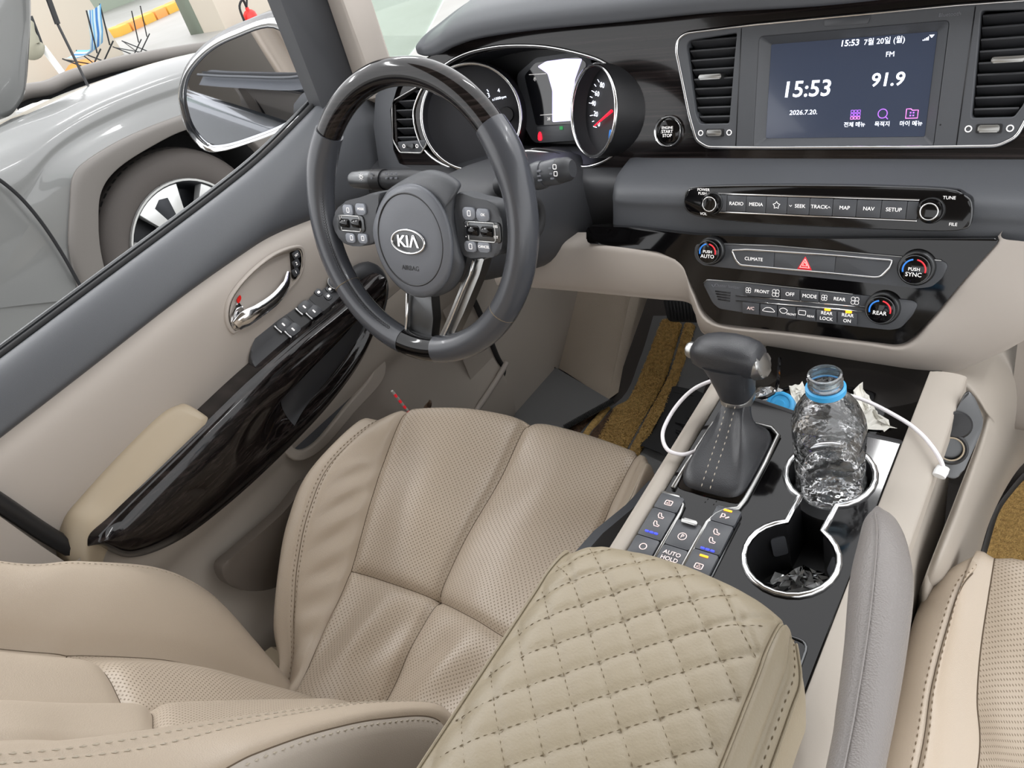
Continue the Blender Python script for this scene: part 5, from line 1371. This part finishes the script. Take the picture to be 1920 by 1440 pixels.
box('armrest_box', -.04, .15, -.1, .30, .30, .48, 'beige_side', ar, .01)

# ================================================================== PASSENGER ARM PAD
pa = thing('padded_arm', 'grey leather padded fold-down arm beside the passenger seat', 'armrest', tuple(PZz(1640, 1200, .52)))
P = [PZz(1645, 953, .562), PZz(1647, 962, .565), PZz(1651, 985, .568), PZz(1655, 1030, .57), PZz(1652, 1100, .57), PZz(1640, 1220, .57), PZz(1622, 1340, .57), PZz(1602, 1450, .57), PZz(1602, 1450, .57)+Vc((.012, -.12, 0)), PZz(1602, 1450, .57)+Vc((.02, -.32, 0))]
R = [(.002, .0015), (.004, .005), (.011, .0115), (.017, .0160), (.020, .0192), (.020, .0174), (.019, .0156), (.018, .0144), (.018, .0144), (.018, .0144)]
tube('arm_sleeve', P, R, 'leather_grey', pa, 24, up=(0, 0, 1), smooth_n=50)
tube('sleeve_seam', [p+Vc((-.004, 0, r[0]+.0002)) for p, r in zip(P[2:], R[2:])], .0007, 'leather_grey', pa, 5, smooth_n=40)
# ================================================================== FOOTWELL
fw = Fr((0, 0, 0), (1, 0, 0), (0, 1, 0))
def zloop(pts, z): return [(PZz(px, py, z).x, PZz(px, py, z).y) for px, py in pts]
struct(box('wall_front', -.85, .95, 1.46, 1.50, -.1, .62, 'carpet_dark'))
# kick panel beside the pedals
kp_ = [[W3(x, y, z) for y in (.92, 1.0, 1.1, 1.2, 1.35, 1.46)] for x, z in ((-.76, .56), (-.758, .40), (-.752, .25), (-.742, .10), (-.736, .0), (-.735, -.08))]
struct(Surf(kp_, flip=False).mesh('wall_kick', 'beige_side', None, 5, 4))
kb_ = W3(-.745, 1.02, .22)
struct(tube('trim_4', [PXx(*q, -.742) for q in ((880,545), (905,600), (930,665), (944,695), (930,720), (880,800))], .006, 'rubber', None, 8, smooth_n=26))
struct(tube('trim_5', [PXx(*q, -.72) for q in ((950,680), (930,715), (880,790), (850,840))], .006, 'beige', None, 8, smooth_n=20))
# toe board ramp
def ramp(px, py, off=0):    # pixel on the floor or on the inclined toe board
    p = PZz(px, py, FLOOR+off)
    if p.y < 1.12: return p
    n = Vc((0, -.5, .866)); o = Vc((0, 1.12, FLOOR+off)); d = ray(px, py); return EYE+d*((o-EYE).dot(n)/d.dot(n))
tb = [W3(-.56, 1.11, FLOOR-.013), W3(.8, 1.11, FLOOR-.013), W3(.8, 1.46, .13), W3(-.56, 1.46, .13)]
struct(mobj('floor_toe_board', tb+[p+W3(0, 0, -.03) for p in tb], [(0, 1, 2, 3), (7, 6, 5, 4), (0, 4, 5, 1), (3, 2, 6, 7)], 'carpet_dark', None, False))
def patch(name, L, R_, mt, parent, th=.012, off=0, nu=5):
    """mat strip between two pixel edges, laid on floor and toe board"""
    A = [ramp(*q, off) for q in L]; B = [ramp(*q, off) for q in R_]
    n = 24; A = smooth_line(A, n); B = smooth_line(B, n); V = []; F = []
    for i in range(n):
        for j in range(nu+1):
            e = 0 if 0 < j < nu else -th; V.append(A[i].lerp(B[i], j/nu)+W3(0, -.3*th if False else 0, th*.5+e*.5))
    for i in range(n-1):
        for j in range(nu): a = i*(nu+1)+j; F.append((a, a+1, a+nu+2, a+nu+1))
    k = len(V); V += [v-W3(0, 0, th*1.2) for v in V[:]]
    return mobj(name, V, F, mt, parent)
dm = thing('driver_floor_mat', 'tan and brown coil floor mat in the driver footwell', 'floor mat', (-.45, 1.0, FLOOR))
base = [(1228,590), (1330,600), (1330,700), (1260,860), (1200,960), (1060,960), (1060,800), (1150,755), (1200,670)]
patch('mat_base', [(1225,592), (1200,672), (1160,752), (1050,800), (1000,860)], [(1345,600), (1330,700), (1300,780), (1250,880), (1200,950)], 'mat_dark', dm, .006, 0, 4)
tan1 = patch('coil_strip', [(1240,603), (1212,676), (1180,748), (1150,768), (1120,822), (1100,860)], [(1279,609), (1250,704), (1228,748), (1207,784), (1178,837), (1155,880)], 'coil_tan', dm, .016, .004)
tan2 = patch('coil_strip', [(1284,610), (1255,706), (1212,786), (1184,840), (1165,880)], [(1303,613), (1288,664), (1268,722), (1205,840), (1180,890)], 'coil_tan', dm, .015, .004)
patch('coil_strip', [(1150,770), (1128,790), (1108,812), (1090,850)], [(1164,768), (1150,790), (1128,822), (1110,860)], 'coil_brown', dm, .013, .002)
patch('coil_strip', [(1133,766), (1110,790), (1092,815), (1070,850)], [(1145,766), (1122,795), (1106,815), (1085,860)], 'coil_tan', dm, .013, .002)
patch('coil_strip', [(1118,768), (1085,788), (1065,805), (1050,840)], [(1130,768), (1108,790), (1090,814), (1068,850)], 'coil_brown', dm, .013, .0)
hp_ = patch('heel_pad', [(1255,725), (1228,800), (1200,830), (1197,836)], [(1320,738), (1290,800), (1260,845), (1252,858)], 'rubber', dm, .010, .010)
for i in range(7):
    a = ramp(1262+i*.6, 735+i*14, .018); b = ramp(1300-i*2, 742+i*14, .018)
    tube('pad_rib', [a-(a-b)*.02*i, b], .0018, 'rubber', hp_, 6)
# curled loops standing out of the coil strips
V = []; F = []
for A, B in (((1240,603), (1279,609)),):
    pass
def loops(strip, cnt, mt, seed):
    rnd = random.Random(seed); me = strip.data; V = []; F = []
    polys = list(me.polygons); 
    for _ in range(cnt):
        p = rnd.choice(polys); vs_ = [me.vertices[i].co for i in p.vertices]
        a, b = rnd.random(), rnd.random()
        c = vs_[0].lerp(vs_[1], a).lerp(vs_[3].lerp(vs_[2], a), b)
        th = rnd.random()*math.pi*2; t = Vc((math.cos(th), math.sin(th), 0)); r = .0022+.0016*rnd.random(); w = Vc((-t.y, t.x, 0))*.0007
        k = len(V)
        for i in range(5):
            an = math.pi*i/4; q = c+t*r*math.cos(an)+Vc((0, 0, r*1.1*math.sin(an)-.0006)); V += [q-w, q+w]
        for i in range(4): F.append((k+2*i, k+2*i+1, k+2*i+3, k+2*i+2))
    o = mobj('coil_loops', V, F, mt, strip, False); o['kind'] = 'stuff'
loops(tan1, 5000, 'coil_tan', 1); loops(tan2, 3000, 'coil_tan', 2)
# grey carpet flap with whipped edges, folded over the mat
cf = thing('carpet_flap', 'dark grey carpet mat flap with whipped edge below the footrest', 'floor mat', tuple(PZz(1040, 760, FLOOR)))
fz = FLOOR+.02
slab('flap_pad', fw, zloop([(1040,687), (1150,752), (1055,803), (1000,840), (900,840), (895,790), (930,762)], fz), fz-.008, fz, 'mat_dark', cf, .003)
for A, B, n_ in (((1150,752), (1058,803), 34), ((1040,687), (930,764), 30)):
    a = PZz(*A, fz); b = PZz(*B, fz); V = []; F = []
    d = (b-a).normalized(); w = Vc((-d.y, d.x, 0))
    for i in range(n_):
        c = a.lerp(b, (i+.5)/n_); V, F = tubeverts([c-w*.007-d*.002+Vc((0, 0, .002)), c+Vc((0, 0, .005)), c+w*.007+d*.002+Vc((0, 0, .001))], .0018, 5, False, True, None, V, F)
    mobj('whipped_edge', V, F, 'rubber', cf)['kind'] = 'stuff'
# foot rest block
fr_ = thing('foot_rest', 'carpeted wedge-shaped foot rest left of the pedals', 'foot rest', (-.64, 1.2, FLOOR))
b0 = PZz(1038, 686, FLOOR+.01); b1 = PZz(1142, 748, FLOOR+.01); t0 = PYy(1066, 545, 1.34); t1 = PYy(1184, 556, 1.34)
b2 = PZz(1228, 600, .0); t2 = PYy(1245, 566, 1.45)
fv = [[t0+W3(-.12, .06, .05), t0+W3(-.12, .02, 0), t0.lerp(b0, .5)+W3(-.12, .02, 0), b0+W3(-.12, .02, 0)], [t0+W3(-.02, .05, .05), t0.lerp(b0, .0), t0.lerp(b0, .5), b0], [t0.lerp(t1, .5)+W3(0, .05, .05), t0.lerp(t1, .5), t0.lerp(t1, .5).lerp(b0.lerp(b1, .5), .5), b0.lerp(b1, .5)],
      [t1+W3(-.012, .05, .05), t1+W3(-.010, .0, 0), t1.lerp(b1, .5)+W3(-.010, 0, 0), b1+W3(-.010, 0, 0)], [t1+W3(.002, .055, .04), t1+W3(.002, .006, 0), t1.lerp(b1, .5)+W3(.002, .006, 0), b1+W3(.002, .006, 0)],
      [t1+W3(.03, .12, .02), t1+W3(.03, .10, -.03), t1.lerp(b1, .5)+W3(.03, .10, -.02), b1+W3(.03, .10, -.0)]]
Surf(fv, flip=True).mesh('carpet_cover', 'carpet', fr_, 8, 6)
# pedals
pd = thing('brake_pedal', 'black ribbed brake pedal under the dashboard', 'pedal', (-.42, 1.25, .05))
fp = tilt(PYy(1268, 583, 1.24), 40)
pad = slab('pedal_pad', fp, rounded(fp.loop([(1243,560), (1300,562), (1312,604), (1252,602)]), .006), -.012, 0, 'rubber', pd, .003)
for i in range(9):
    u0, v0 = fp.uv(1250+i*6.4, 564, .001); u1, v1 = fp.uv(1257+i*6, 600, .001); wire('pedal_rib', fp, [(u0, v0), (u1, v1)], .001, .0022, 'rubber', pad, 6, False)
tube('pedal_arm', [fp.pt(0, 0, -.01)+Vc((.005, .02, .0)), fp.pt(0, 0, -.01)+Vc((.005, .09, .10)), fp.pt(0, 0, -.01)+Vc((.005, .10, .25))], .008, 'black_plastic', pd, 8, smooth_n=10)
# passenger mat
pm = thing('passenger_floor_mat', 'tan coil floor mat with dark border on the passenger side', 'floor mat', tuple(PZz(1900, 980, FLOOR)))
zz = FLOOR+.004
o_ = zloop([(1985,820), (1905,905), (1862,960), (1836,1050), (1815,1130), (2000,1130), (2150,900)], zz)
slab('mat_border', fw, rounded(o_, .03), zz-.012, zz+.006, 'mat_dark', pm, .004)
i_ = zloop([(1990,842), (1915,912), (1872,965), (1848,1050), (1828,1130), (2000,1130), (2150,910)], zz)
ms = slab('coil_field', fw, rounded(i_, .03), zz+.004, zz+.012, 'coil_tan', pm, .003)
slab('coil_band', fw, zloop([(1935,980), (1960,960), (1965,1130), (1905,1130)], zz+.012), zz+.011, zz+.0135, 'coil_brown', pm)

# ================================================================== THINGS LEFT IN THE CAR
BZ = .429
bt_ = thing('water_bottle', 'empty clear plastic water bottle standing in the front cup holder', 'bottle', (.097, .56, BZ))
fb = Fr((.097, .56, BZ), (1, 0, .03), (0, 1, -.014))
prof = [(.0001, .003), (.016, .0015), (.025, .0), (.0295, .004), (.0318, .011), (.0322, .024), (.0306, .028), (.0322, .032), (.0322, .042), (.0306, .046), (.0322, .050), (.0322, .060), (.0306, .064), (.0322, .068), (.0322, .080), (.0312, .092), (.0275, .104), (.0222, .113), (.0168, .119), (.0142, .123), (.0138, .130)]
lathe('bottle_body', fb, prof, 'bottle_clear', bt_, 40, auto=70, fn=lambda r, k, t: r*(1+(.022*math.sin(5*t+80*k)+.018*math.sin(2*t-60*k))*(1 if .012 < k < .10 else 0)*min(1, r/.03)), cap1=False)
kt_ = .130
lathe('neck_thread', fb, [(.0139, kt_-.002), (.0142, kt_), (.0151, kt_+.002), (.0142, kt_+.004), (.0151, kt_+.0065), (.0142, kt_+.0085), (.0145, kt_+.013), (.0128, kt_+.0135), (.0128, kt_+.001)], 'bottle_blue', bt_, 36, cap1=False)
lathe('tamper_ring', fb, [(.0145, kt_-.0065), (.0172, kt_-.006), (.0172, kt_-.001), (.0150, kt_+.0)], 'cap_blue', bt_, 36, cap1=False)
# bottle cap lying in the tray
bc_ = thing('bottle_cap', 'bright blue plastic bottle cap lying in the console tray', 'bottle cap', tuple(FK.pt(*FK.uv(1467, 762, -.03), -.03)))
fcap = Fr(FK.pt(*FK.uv(1467, 764, -.026), -.026), (1, 0, .05), (0, .8, .6))
lathe('cap_shell', fcap, [(.0152, 0), (.0158, .004), (.0156, .010), (.0135, .012), (.0118, .0118), (.0112, .0106), (.0062, .0106), (.0055, .0116), (0, .0116)], 'cap_blue', bc_, 48, fn=lambda r, k, t: r*(1+(.012*math.cos(36*t) if r > .015 else 0)))
# tissue scraps and wrappers: crumpled sheets
def crumple(name, label, cat, fr, outline, mt, amp, seed, nu=10, th=0):
    rnd = random.Random(seed); us = [p[0] for p in outline]; vs_ = [p[1] for p in outline]
    cu0 = sum(us)/len(us); cv0 = sum(vs_)/len(vs_); V = [fr.pt(cu0, cv0, amp*.8)]; F = []; n = len(outline); R = 5
    for i in range(1, R+1):
        for j, (u, v) in enumerate(outline):
            f = i/R; V.append(fr.pt(cu0+(u-cu0)*f+rnd.uniform(-1, 1)*amp*.3, cv0+(v-cv0)*f+rnd.uniform(-1, 1)*amp*.3, amp*(1-f*.6)*rnd.uniform(.2, 1.2)))
    for j in range(n): F.append((0, 1+j, 1+(j+1) % n))
    for i in range(R-1):
        for j in range(n): a = 1+i*n+j; b = 1+i*n+(j+1) % n; F.append((a, a+n, b+n, b))
    o = mobj(name, V, F, mt, None, False); tag(o, label, cat); return o
def dens(L, k=3):
    o = []
    for i in range(len(L)):
        a, b = L[i], L[(i+1) % len(L)]
        for j in range(k): o.append((a[0]+(b[0]-a[0])*j/k, a[1]+(b[1]-a[1])*j/k))
    return o
FT2 = FK.at(0, 0, -.032)
def ft2(L): return FT2.loop(L)
crumple('tissue', 'crumpled white tissue beside the bottle in the tray', 'tissue', FT2, dens(ft2([(1595,742), (1615,722), (1640,770), (1660,795), (1678,808), (1655,812), (1610,802), (1590,775)])), 'tissue', .012, 3)
crumple('paper_scrap', 'small white paper scrap behind the bottle', 'paper', FT2, dens(ft2([(1478,728), (1505,722), (1520,745), (1515,768), (1490,765)])), 'tissue', .010, 4)
crumple('plastic_wrapper', 'clear crinkled plastic wrapper beside the gear lever', 'wrapper', FT2, dens(ft2([(1412,745), (1430,728), (1465,735), (1468,755), (1440,768), (1415,762)])), 'wrap_clear', .012, 5)
FC2 = FK.at(0, 0, -.068)
crumple('cellophane_scrap', 'clear cellophane scrap in the rear cup holder', 'wrapper', FC2, dens(FC2.loop([(1440,1098), (1470,1085), (1500,1068), (1530,1075), (1552,1090), (1540,1108), (1500,1116), (1455,1112)])), 'wrap_clear', .016, 6)
crumple('plastic_bag', 'small clear plastic bag in the gap beside the console', 'wrapper', Fr((0, 0, .214), (1, 0, 0), (0, 1, 0)), dens(zloop([(1730,1010), (1750,1000), (1755,1030), (1745,1060), (1728,1055)], .22)), 'wrap_clear', .012, 8)
# cables
def cable(name, label, P, r=.0021):
    t = thing(name, label, 'cable', tuple(P[0])); tube('cord', P, r, 'white_cable', t, 8, smooth_n=70); return t
c1 = cable('usb_cable', 'white usb cable running from the port past the bottle to the side well', [wf.pt(*wf.uv(1432, 690, .02), .02), PYy(1460, 692, .755), PYy(1500, 704, .745), PZz(1545, 728, .448), PZz(1620, 750, .456), PZz(1690, 786, .464), PZz(1725, 812, .469), PZz(1748, 838, .470), PZz(1763, 862, .466), PZz(1769, 878, .460)])
slab('usb_plug', wf, rrect(*wf.uv(1430, 691, .012), .008, .013, .002), .004, .020, 'white_plastic', c1, .002)
p0 = PZz(1769, 876, .460); p1 = PZz(1760, 893, .457)
tube('cable_plug', [p0, p0.lerp(p1, .5), p1], [(.0035, .0055), (.0042, .0062), (.0038, .0058)], 'white_plastic', c1, 12, up=(0, 0, 1))
c2 = cable('charging_cable', 'white cable looping out left of the gear lever', [PZz(1385, 700, .49), PZz(1340, 712, .49), PZz(1300, 730, .485), PZz(1268, 762, .478), PZz(1246, 800, .472), PZz(1243, 825, .470), PZz(1254, 845, .468), PZz(1278, 852, .465), PZz(1298, 848, .462), PZz(1313, 842, .460)])
# straw-like striped wire on the door pocket
rw = thing('striped_straw', 'red and white striped straw end poking up beside the door', 'straw', tuple(PXx(760, 760, -.71)))
P = [PXx(735, 733, -.70), PXx(752, 752, -.70), PXx(768, 775, -.70)]
for i in range(8):
    a = P[0].lerp(P[2], i/8); b = P[0].lerp(P[2], (i+1)/8); tube('straw_band', [a, b], .0026, 'red_mark' if i % 2 else 'tissue', rw, 8)
crumple('foil_wrapper', 'crinkled brown wrapper in front of the driver seat by the door', 'wrapper', Fr(PXx(785, 775, -.69), (0, 1, 0), (.5, 0, .8)), dens([(-.03, -.02), (.0, -.025), (.035, -.015), (.03, .015), (.0, .02), (-.025, .012)]), 'foil_brown', .014, 11)
# ================================================================== NEIGHBOURING CAR
XN = -2.52
nc = thing('grey_suv', 'grey car with its bonnet open parked outside the driver window', 'car', (-2.9, 1.4, GROUND))
tp = [(-200,335), (-100,292), (0,246), (90,203), (165,168), (240,140), (310,117), (390,98), (470,92), (560,112)]
md = [(-200,600), (-60,430), (40,370), (95,300), (150,258), (225,220), (300,190), (390,165), (480,170), (560,220)]
ko_ = [(150,560), (128,470), (130,385), (136,330), (165,298), (235,257), (320,222), (400,200), (490,215), (560,280)]
ki_ = [(212,560), (190,480), (184,415), (190,358), (222,315), (285,274), (345,245), (400,238), (465,262), (520,320)]
def XL(L, x): return [PXx(a, b, x) for a, b in L]
T = XL(tp, XN-.10); Mi = XL(md, XN); KO = XL(ko_, XN+.02); KI = XL(ki_, XN+.03)
rows_ = [[p+W3(-.22, 0, -.01) for p in T], [p+W3(-.06, 0, .004) for p in T], T, [a.lerp(b, .35)+W3(.045, 0, .0) for a, b in zip(T, Mi)], [a.lerp(b, .7)+W3(.03, 0, 0) for a, b in zip(T, Mi)], Mi, [a.lerp(b, .6)+W3(0, 0, 0) for a, b in zip(Mi, KO)], KO]
SN = Surf(rows_); SN.mesh('fender', 'car_grey', nc, 6, 6)
SK = Surf([KO, [p+W3(.012, 0, 0) for p in KO], [a.lerp(b, .25)+W3(.02, 0, 0) for a, b in zip(KO, KI)], [a.lerp(b, .85)+W3(.012, 0, 0) for a, b in zip(KO, KI)], KI, [p+W3(-.05, 0, 0) for p in KI]])
SK.mesh('arch_cladding', 'car_clad', nc, 5, 6, label='matt grey cladding around the wheel arch')
Surf([[p+W3(-.045, 0, 0) for p in KI], [p+W3(-.3, .0, -.02) for p in KI]]).mesh('wheel_housing', 'well_dark', nc, 3, 4)
mobj('housing_back', [W3(XN-.26, y, z) for y, z in ((.8, -.35), (2.0, -.35), (2.0, .42), (.8, .42))], [(0, 1, 2, 3)], 'well_dark', nc, False)
# front door and its shut line
dsr = [[PXx(*q, XN+.008) for q in ((-260,300), (-120,330), (0,342))], [PXx(*q, XN+.01) for q in ((-260,420), (-100,430), (60,420))], [PXx(*q, XN+.008) for q in ((-260,560), (-60,560), (118,498))], [PXx(*q, XN) for q in ((-260,700), (0,720), (160,600))]]
tube('shut_line', [PXx(*q, XN+.045) for q in ((-30,322), (0,338), (40,372), (80,420), (118,478), (150,535))], .006, 'well_dark', nc, 6, smooth_n=30)
SD_ = Surf(dsr).mesh('front_door', 'car_grey', nc, 5, 5)
# wheel
wy, wz = 1.427, .010
fwh = Fr((XN-.02, wy, wz), (0, 1, 0), (0, 0, 1))
lathe('tyre', fwh, [(.245, -.20), (.335, -.20), (.356, -.185), (.363, -.15), (.363, -.05), (.357, -.022), (.340, -.004), (.300, .004), (.262, .0), (.248, -.01)], 'tyre', nc, 72, cap1=False, auto=60)
V = []; F = []
for j in range(72):
    t = 2*math.pi*(j+.5)/72; 
    for s_ in (0,):
        a = fwh.pt(.3655*math.cos(t), .3655*math.sin(t), -.06); d = Vc((0, -math.sin(t), math.cos(t))); r = Vc((0, math.cos(t), math.sin(t)))
        k = len(V); V += [a-d*.010+W3(.033, 0, 0)-r*.006, a+d*.010+W3(.033, 0, 0)-r*.006, a+d*.010-W3(.05, 0, 0), a-d*.010-W3(.05, 0, 0)]; F.append((k, k+1, k+2, k+3))
mobj('tread', V, F, 'rubber', nc, False)['kind'] = 'stuff'
lathe('rim_lip', fwh, [(.252, -.006), (.250, .004), (.243, .004), (.238, -.006)], 'wheel_light', nc, 56, cap1=False)
lathe('rim_barrel', fwh, [(.250, -.005), (.243, .003), (.236, -.004), (.225, -.06), (.21, -.09), (.0, -.09)], 'wheel_dark', nc, 56)
for i in range(5):
    a = math.radians(100+72*i); ca, sa = math.cos(a), math.sin(a)
    def sp(r, w): return (r*ca-w*sa, r*sa+w*ca)
    slab('spoke', fwh, [sp(.05, -.036), sp(.05, .036), sp(.14, .062), sp(.222, .100), sp(.240, .045), sp(.243, .0), sp(.240, -.045), sp(.222, -.100), sp(.14, -.062)], -.04, -.004, 'wheel_light', nc, .005)
    slab('spoke_inset', fwh, [sp(.09, -.012), sp(.09, .012), sp(.20, .034), sp(.215, .0), sp(.20, -.034)], -.02, -.0035, 'wheel_dark', nc, .002)
lathe('hub_cap', fwh, [(.055, -.02), (.05, .0), (.03, .004), (0, .004)], 'wheel_dark', nc, 30)
# raised bonnet, prop rod, engine bay
FBn = Fr(PXx(30, 100, XN-.35), (0, 1, 0), (0, 0, 1))
bn = closed_cr(FBn.loop([(-320,-200), (-150,-220), (40,-120), (56,0), (52,110), (45,175), (30,205), (8,222), (-60,240), (-200,260)]), 5)
V = []; F = []; n = len(bn); cxb = sum(u for u, v in bn)/n; cyb = sum(v for u, v in bn)/n
for s_, k in ((1, -.02), (1, 0), (.985, .012), (.9, .03), (.5, .05), (.05, .055)): V += [FBn.pt(cxb+s_*(u-cxb), cyb+s_*(v-cyb), k) for u, v in bn]
for i in range(5):
    for j in range(n): F.append((i*n+j, i*n+(j+1) % n, (i+1)*n+(j+1) % n, (i+1)*n+j))
mobj('bonnet', V, F, 'car_grey', nc)
tube('prop_rod', [PXx(70, -60, XN-.30), PXx(108, 45, XN-.30)], .010, 'black_plastic', nc, 8); tube('prop_rod', [PXx(108, 45, XN-.30), PXx(166, 163, XN-.25)], .005, 'black_plastic', nc, 8)
bay = [PXx(*q, XN-.32) for q in ((20,226), (60,212), (110,195), (170,165), (260,132), (330,110))]
bayf = [PXx(*q, XN-1.5) for q in ((20,185), (48,172), (92,164), (140,143), (240,116), (400,88))]
Surf([[p+W3(.06, 0, -.02) for p in bay], [p+W3(0, 0, -.05) for p in bay], [a.lerp(b, .5)+W3(0, 0, -.22) for a, b in zip(bay, bayf)], [p+W3(0, 0, -.12) for p in bayf], bayf]).mesh('engine_bay', 'well_dark', nc, 4, 4)
tube('far_fender_edge', bayf, .035, 'car_clad', nc, 10, smooth_n=24)
for i, (px, py, w) in enumerate(((60,188,.12), (150,160,.16), (200,150,.2), (90,208,.10))):
    c = PXx(px, py, XN-.6); slab('engine_part', Fr(c, (1, 0, 0), (0, 1, 0)), rrect(0, 0, .16, w, .03), -.15, -.02, 'car_clad' if i else 'wheel_light', nc, .03)

# ================================================================== GARAGE BEYOND
def wslab(name, L, x, mt, th=.3):
    fr = Fr((x, 0, 0), (0, 1, 0), (0, 0, 1)); return struct(slab(name, fr, fr.loop(L), -th, 0, mt))
wslab('wall_cream', [(-150,-220), (130,-80), (168,0), (243,118), (150,200), (-200,330)], -11.3, 'wall_cream')
wslab('wall_pillar', [(440,-120), (520,-120), (540,75), (432,75), (398,0), (370,-60)], -9.6, 'wall_cream', .6)
wslab('wall_far', [(100,-120), (420,-160), (420,-25), (330,5), (250,28), (150,45)], -19, 'green_paint')
pil2 = struct(box('wall_post', -10.4, -10.1, 6.85, 7.25, GROUND, 3, 'green_paint'))
kerb = thing('parking_kerb', 'yellow painted kerb across the garage floor', 'kerb', tuple(PZz(290, 48, GROUND)))
a = PZz(212, 72, GROUND); b = PZz(345, 12, GROUND); d = (b-a).normalized(); fk2 = Fr(a, d, (d.y*-1, d.x, 0))
L_ = (b-a).length
for i in range(6):
    slab('kerb_block', fk2, [(L_*i/6+.02, -.18), (L_*(i+1)/6-.02, -.18), (L_*(i+1)/6-.02, .18), (L_*i/6+.02, .18)], 0, .14, 'tape_yellow' if i % 2 == 0 else 'kerb_orange', kerb, .03)
# camping chairs
def camp_chair(name, label, foot, sc_=1.0, back=True, rot=0):
    t = thing(name, label, 'folding chair', tuple(foot), 'folding camp chairs by the wall')
    R_ = Matrix.Rotation(rot, 3, 'Z')
    def q(x, y, z): return Vc(foot)+R_ @ Vc((x*sc_, y*sc_, z*sc_))
    st_ = [(.0, .38, .95), (.02, .30, .80), (.04, .22, .62), (.05, .12, .46), (.05, 0, .42), (.05, -.15, .42), (.05, -.30, .46)]
    V = []; F = []
    for (dx, y, z) in st_:
        for j in range(9): x = -.26+.52*j/8; V.append(q(x, y+.02*math.cos(j/8*math.pi*2), z-.03*math.sin(j/8*math.pi)))
    for i in range(len(st_)-1):
        for j in range(8): F.append((i*9+j, i*9+j+1, (i+1)*9+j+1, (i+1)*9+j))
    if back:
        for j, nm in ((0, 'a'),):
            pass
        # stripes are separate cloth panels sewn side by side
        for j in range(8):
            Vs = [V[i*9+j+e] for i in range(len(st_)) for e in (0, 1)]; Fs = [(2*i, 2*i+1, 2*i+3, 2*i+2) for i in range(len(st_)-1)]
            mobj('cloth_stripe', Vs, Fs, ('camp_blue', 'camp_pale', 'camp_deep', 'camp_pale')[j % 4], t)
    for s_ in (-1, 1):
        tube('leg', [q(s_*.26, -.30, .46), q(s_*.26, .28, 0)], .011*sc_, 'steel_tube', t, 6); tube('leg', [q(s_*.26, .30, .44), q(s_*.26, -.26, 0)], .011*sc_, 'steel_tube', t, 6)
        tube('back_post', [q(s_*.26, .22, .40), q(s_*.26, .38, .95)], .011*sc_, 'steel_tube', t, 6)
    tube('cross_bar', [q(-.26, -.28, .44), q(.26, .26, .02)], .009*sc_, 'steel_tube', t, 6); tube('cross_bar', [q(.26, -.28, .44), q(-.26, .26, .02)], .009*sc_, 'steel_tube', t, 6)
f1 = PXx(188, 137, -9.9); f1.z = GROUND
camp_chair('camp_chair', 'blue striped folding camp chair in front of the cream wall', PZz(196, 150, GROUND), .80, True, math.radians(-52))
camp_chair('camp_chair', 'bare folding chair frame right of the blue striped chair', PZz(268, 118, GROUND), .62, False, math.radians(-52))
# fire extinguisher
fe_ = PXx(470, 32, -9.2); ex = thing('fire_extinguisher', 'red fire extinguisher with black hose against the pillar', 'fire extinguisher', (fe_.x, fe_.y, fe_.z-.2))
lathe('cylinder', Fr((fe_.x, fe_.y, fe_.z-.22), (1, 0, 0), (0, 1, 0)), [(.085, 0), (.09, .02), (.09, .22), (.08, .27), (.05, .30), (.025, .31), (.022, .34), (0, .34)], 'red_paint', ex, 24)
tube('hose', [fe_+W3(0, 0, .12), fe_+W3(.05, -.05, .22), fe_+W3(.02, -.12, .15), fe_+W3(.0, -.12, -.05)], .015, 'rubber', ex, 8, smooth_n=14); tube('lever', [fe_+W3(0, 0, .12), fe_+W3(0, .05, .20), fe_+W3(0, .10, .22)], .014, 'rubber', ex, 6)
# mop and bundled net leaning at the wall
mp2 = thing('floor_mop', 'white-handled mop with bundled grey net leaning on the cream wall', 'mop', tuple(PZz(128, 160, GROUND)))
tube('handle', [PXx(128, 152, -9.4), PXx(80, 88, -9.4)], .035, 'pole_white', mp2, 10); tube('grip', [PXx(80, 88, -9.4), PXx(58, 30, -9.4)], .018, 'steel_tube', mp2, 8)
tube('net_bundle', [PXx(80, 84, -9.35), PXx(66, 92, -9.35), PXx(52, 86, -9.35), PXx(48, 60, -9.35), PXx(58, 40, -9.35)], [.03, .10, .13, .11, .03], 'net_grey', mp2, 12, smooth_n=20)
cn = thing('orange_cloth', 'small orange cover on the floor behind the grey car', 'cloth', tuple(PZz(158, 143, GROUND)))
lathe('cover', Fr(PZz(160, 143, GROUND), (1, 0, 0), (0, 1, 0)), [(.30, 0), (.24, .10), (.12, .18), (0, .20)], 'kerb_orange', cn, 20)
# fluorescent battens hanging in the hall
for i, (x, y) in enumerate(((-2.6, .2), (-2.6, 2.6), (-4.6, .2), (-4.6, 2.6), (1.6, .6), (1.6, 3.0), (-.4, 3.2))):
    t = thing('ceiling_lamp', 'white fluorescent batten hanging ' + ('over the near side of the grey car', 'ahead of the grey car', 'over the far side of the grey car', 'by the far front corner of the grey car', 'over the passenger side', 'ahead of the passenger side', 'straight ahead of the windscreen')[i], 'lamp', (x, y, 2.9), 'hall battens')
    box('lamp_housing', x-.06, x+.06, y-.75, y+.75, 2.92, 2.98, 'pole_white', t)
    box('tube_cover', x-.05, x+.05, y-.73, y+.73, 2.88, 2.92, 'lamp_white', t)
flush()
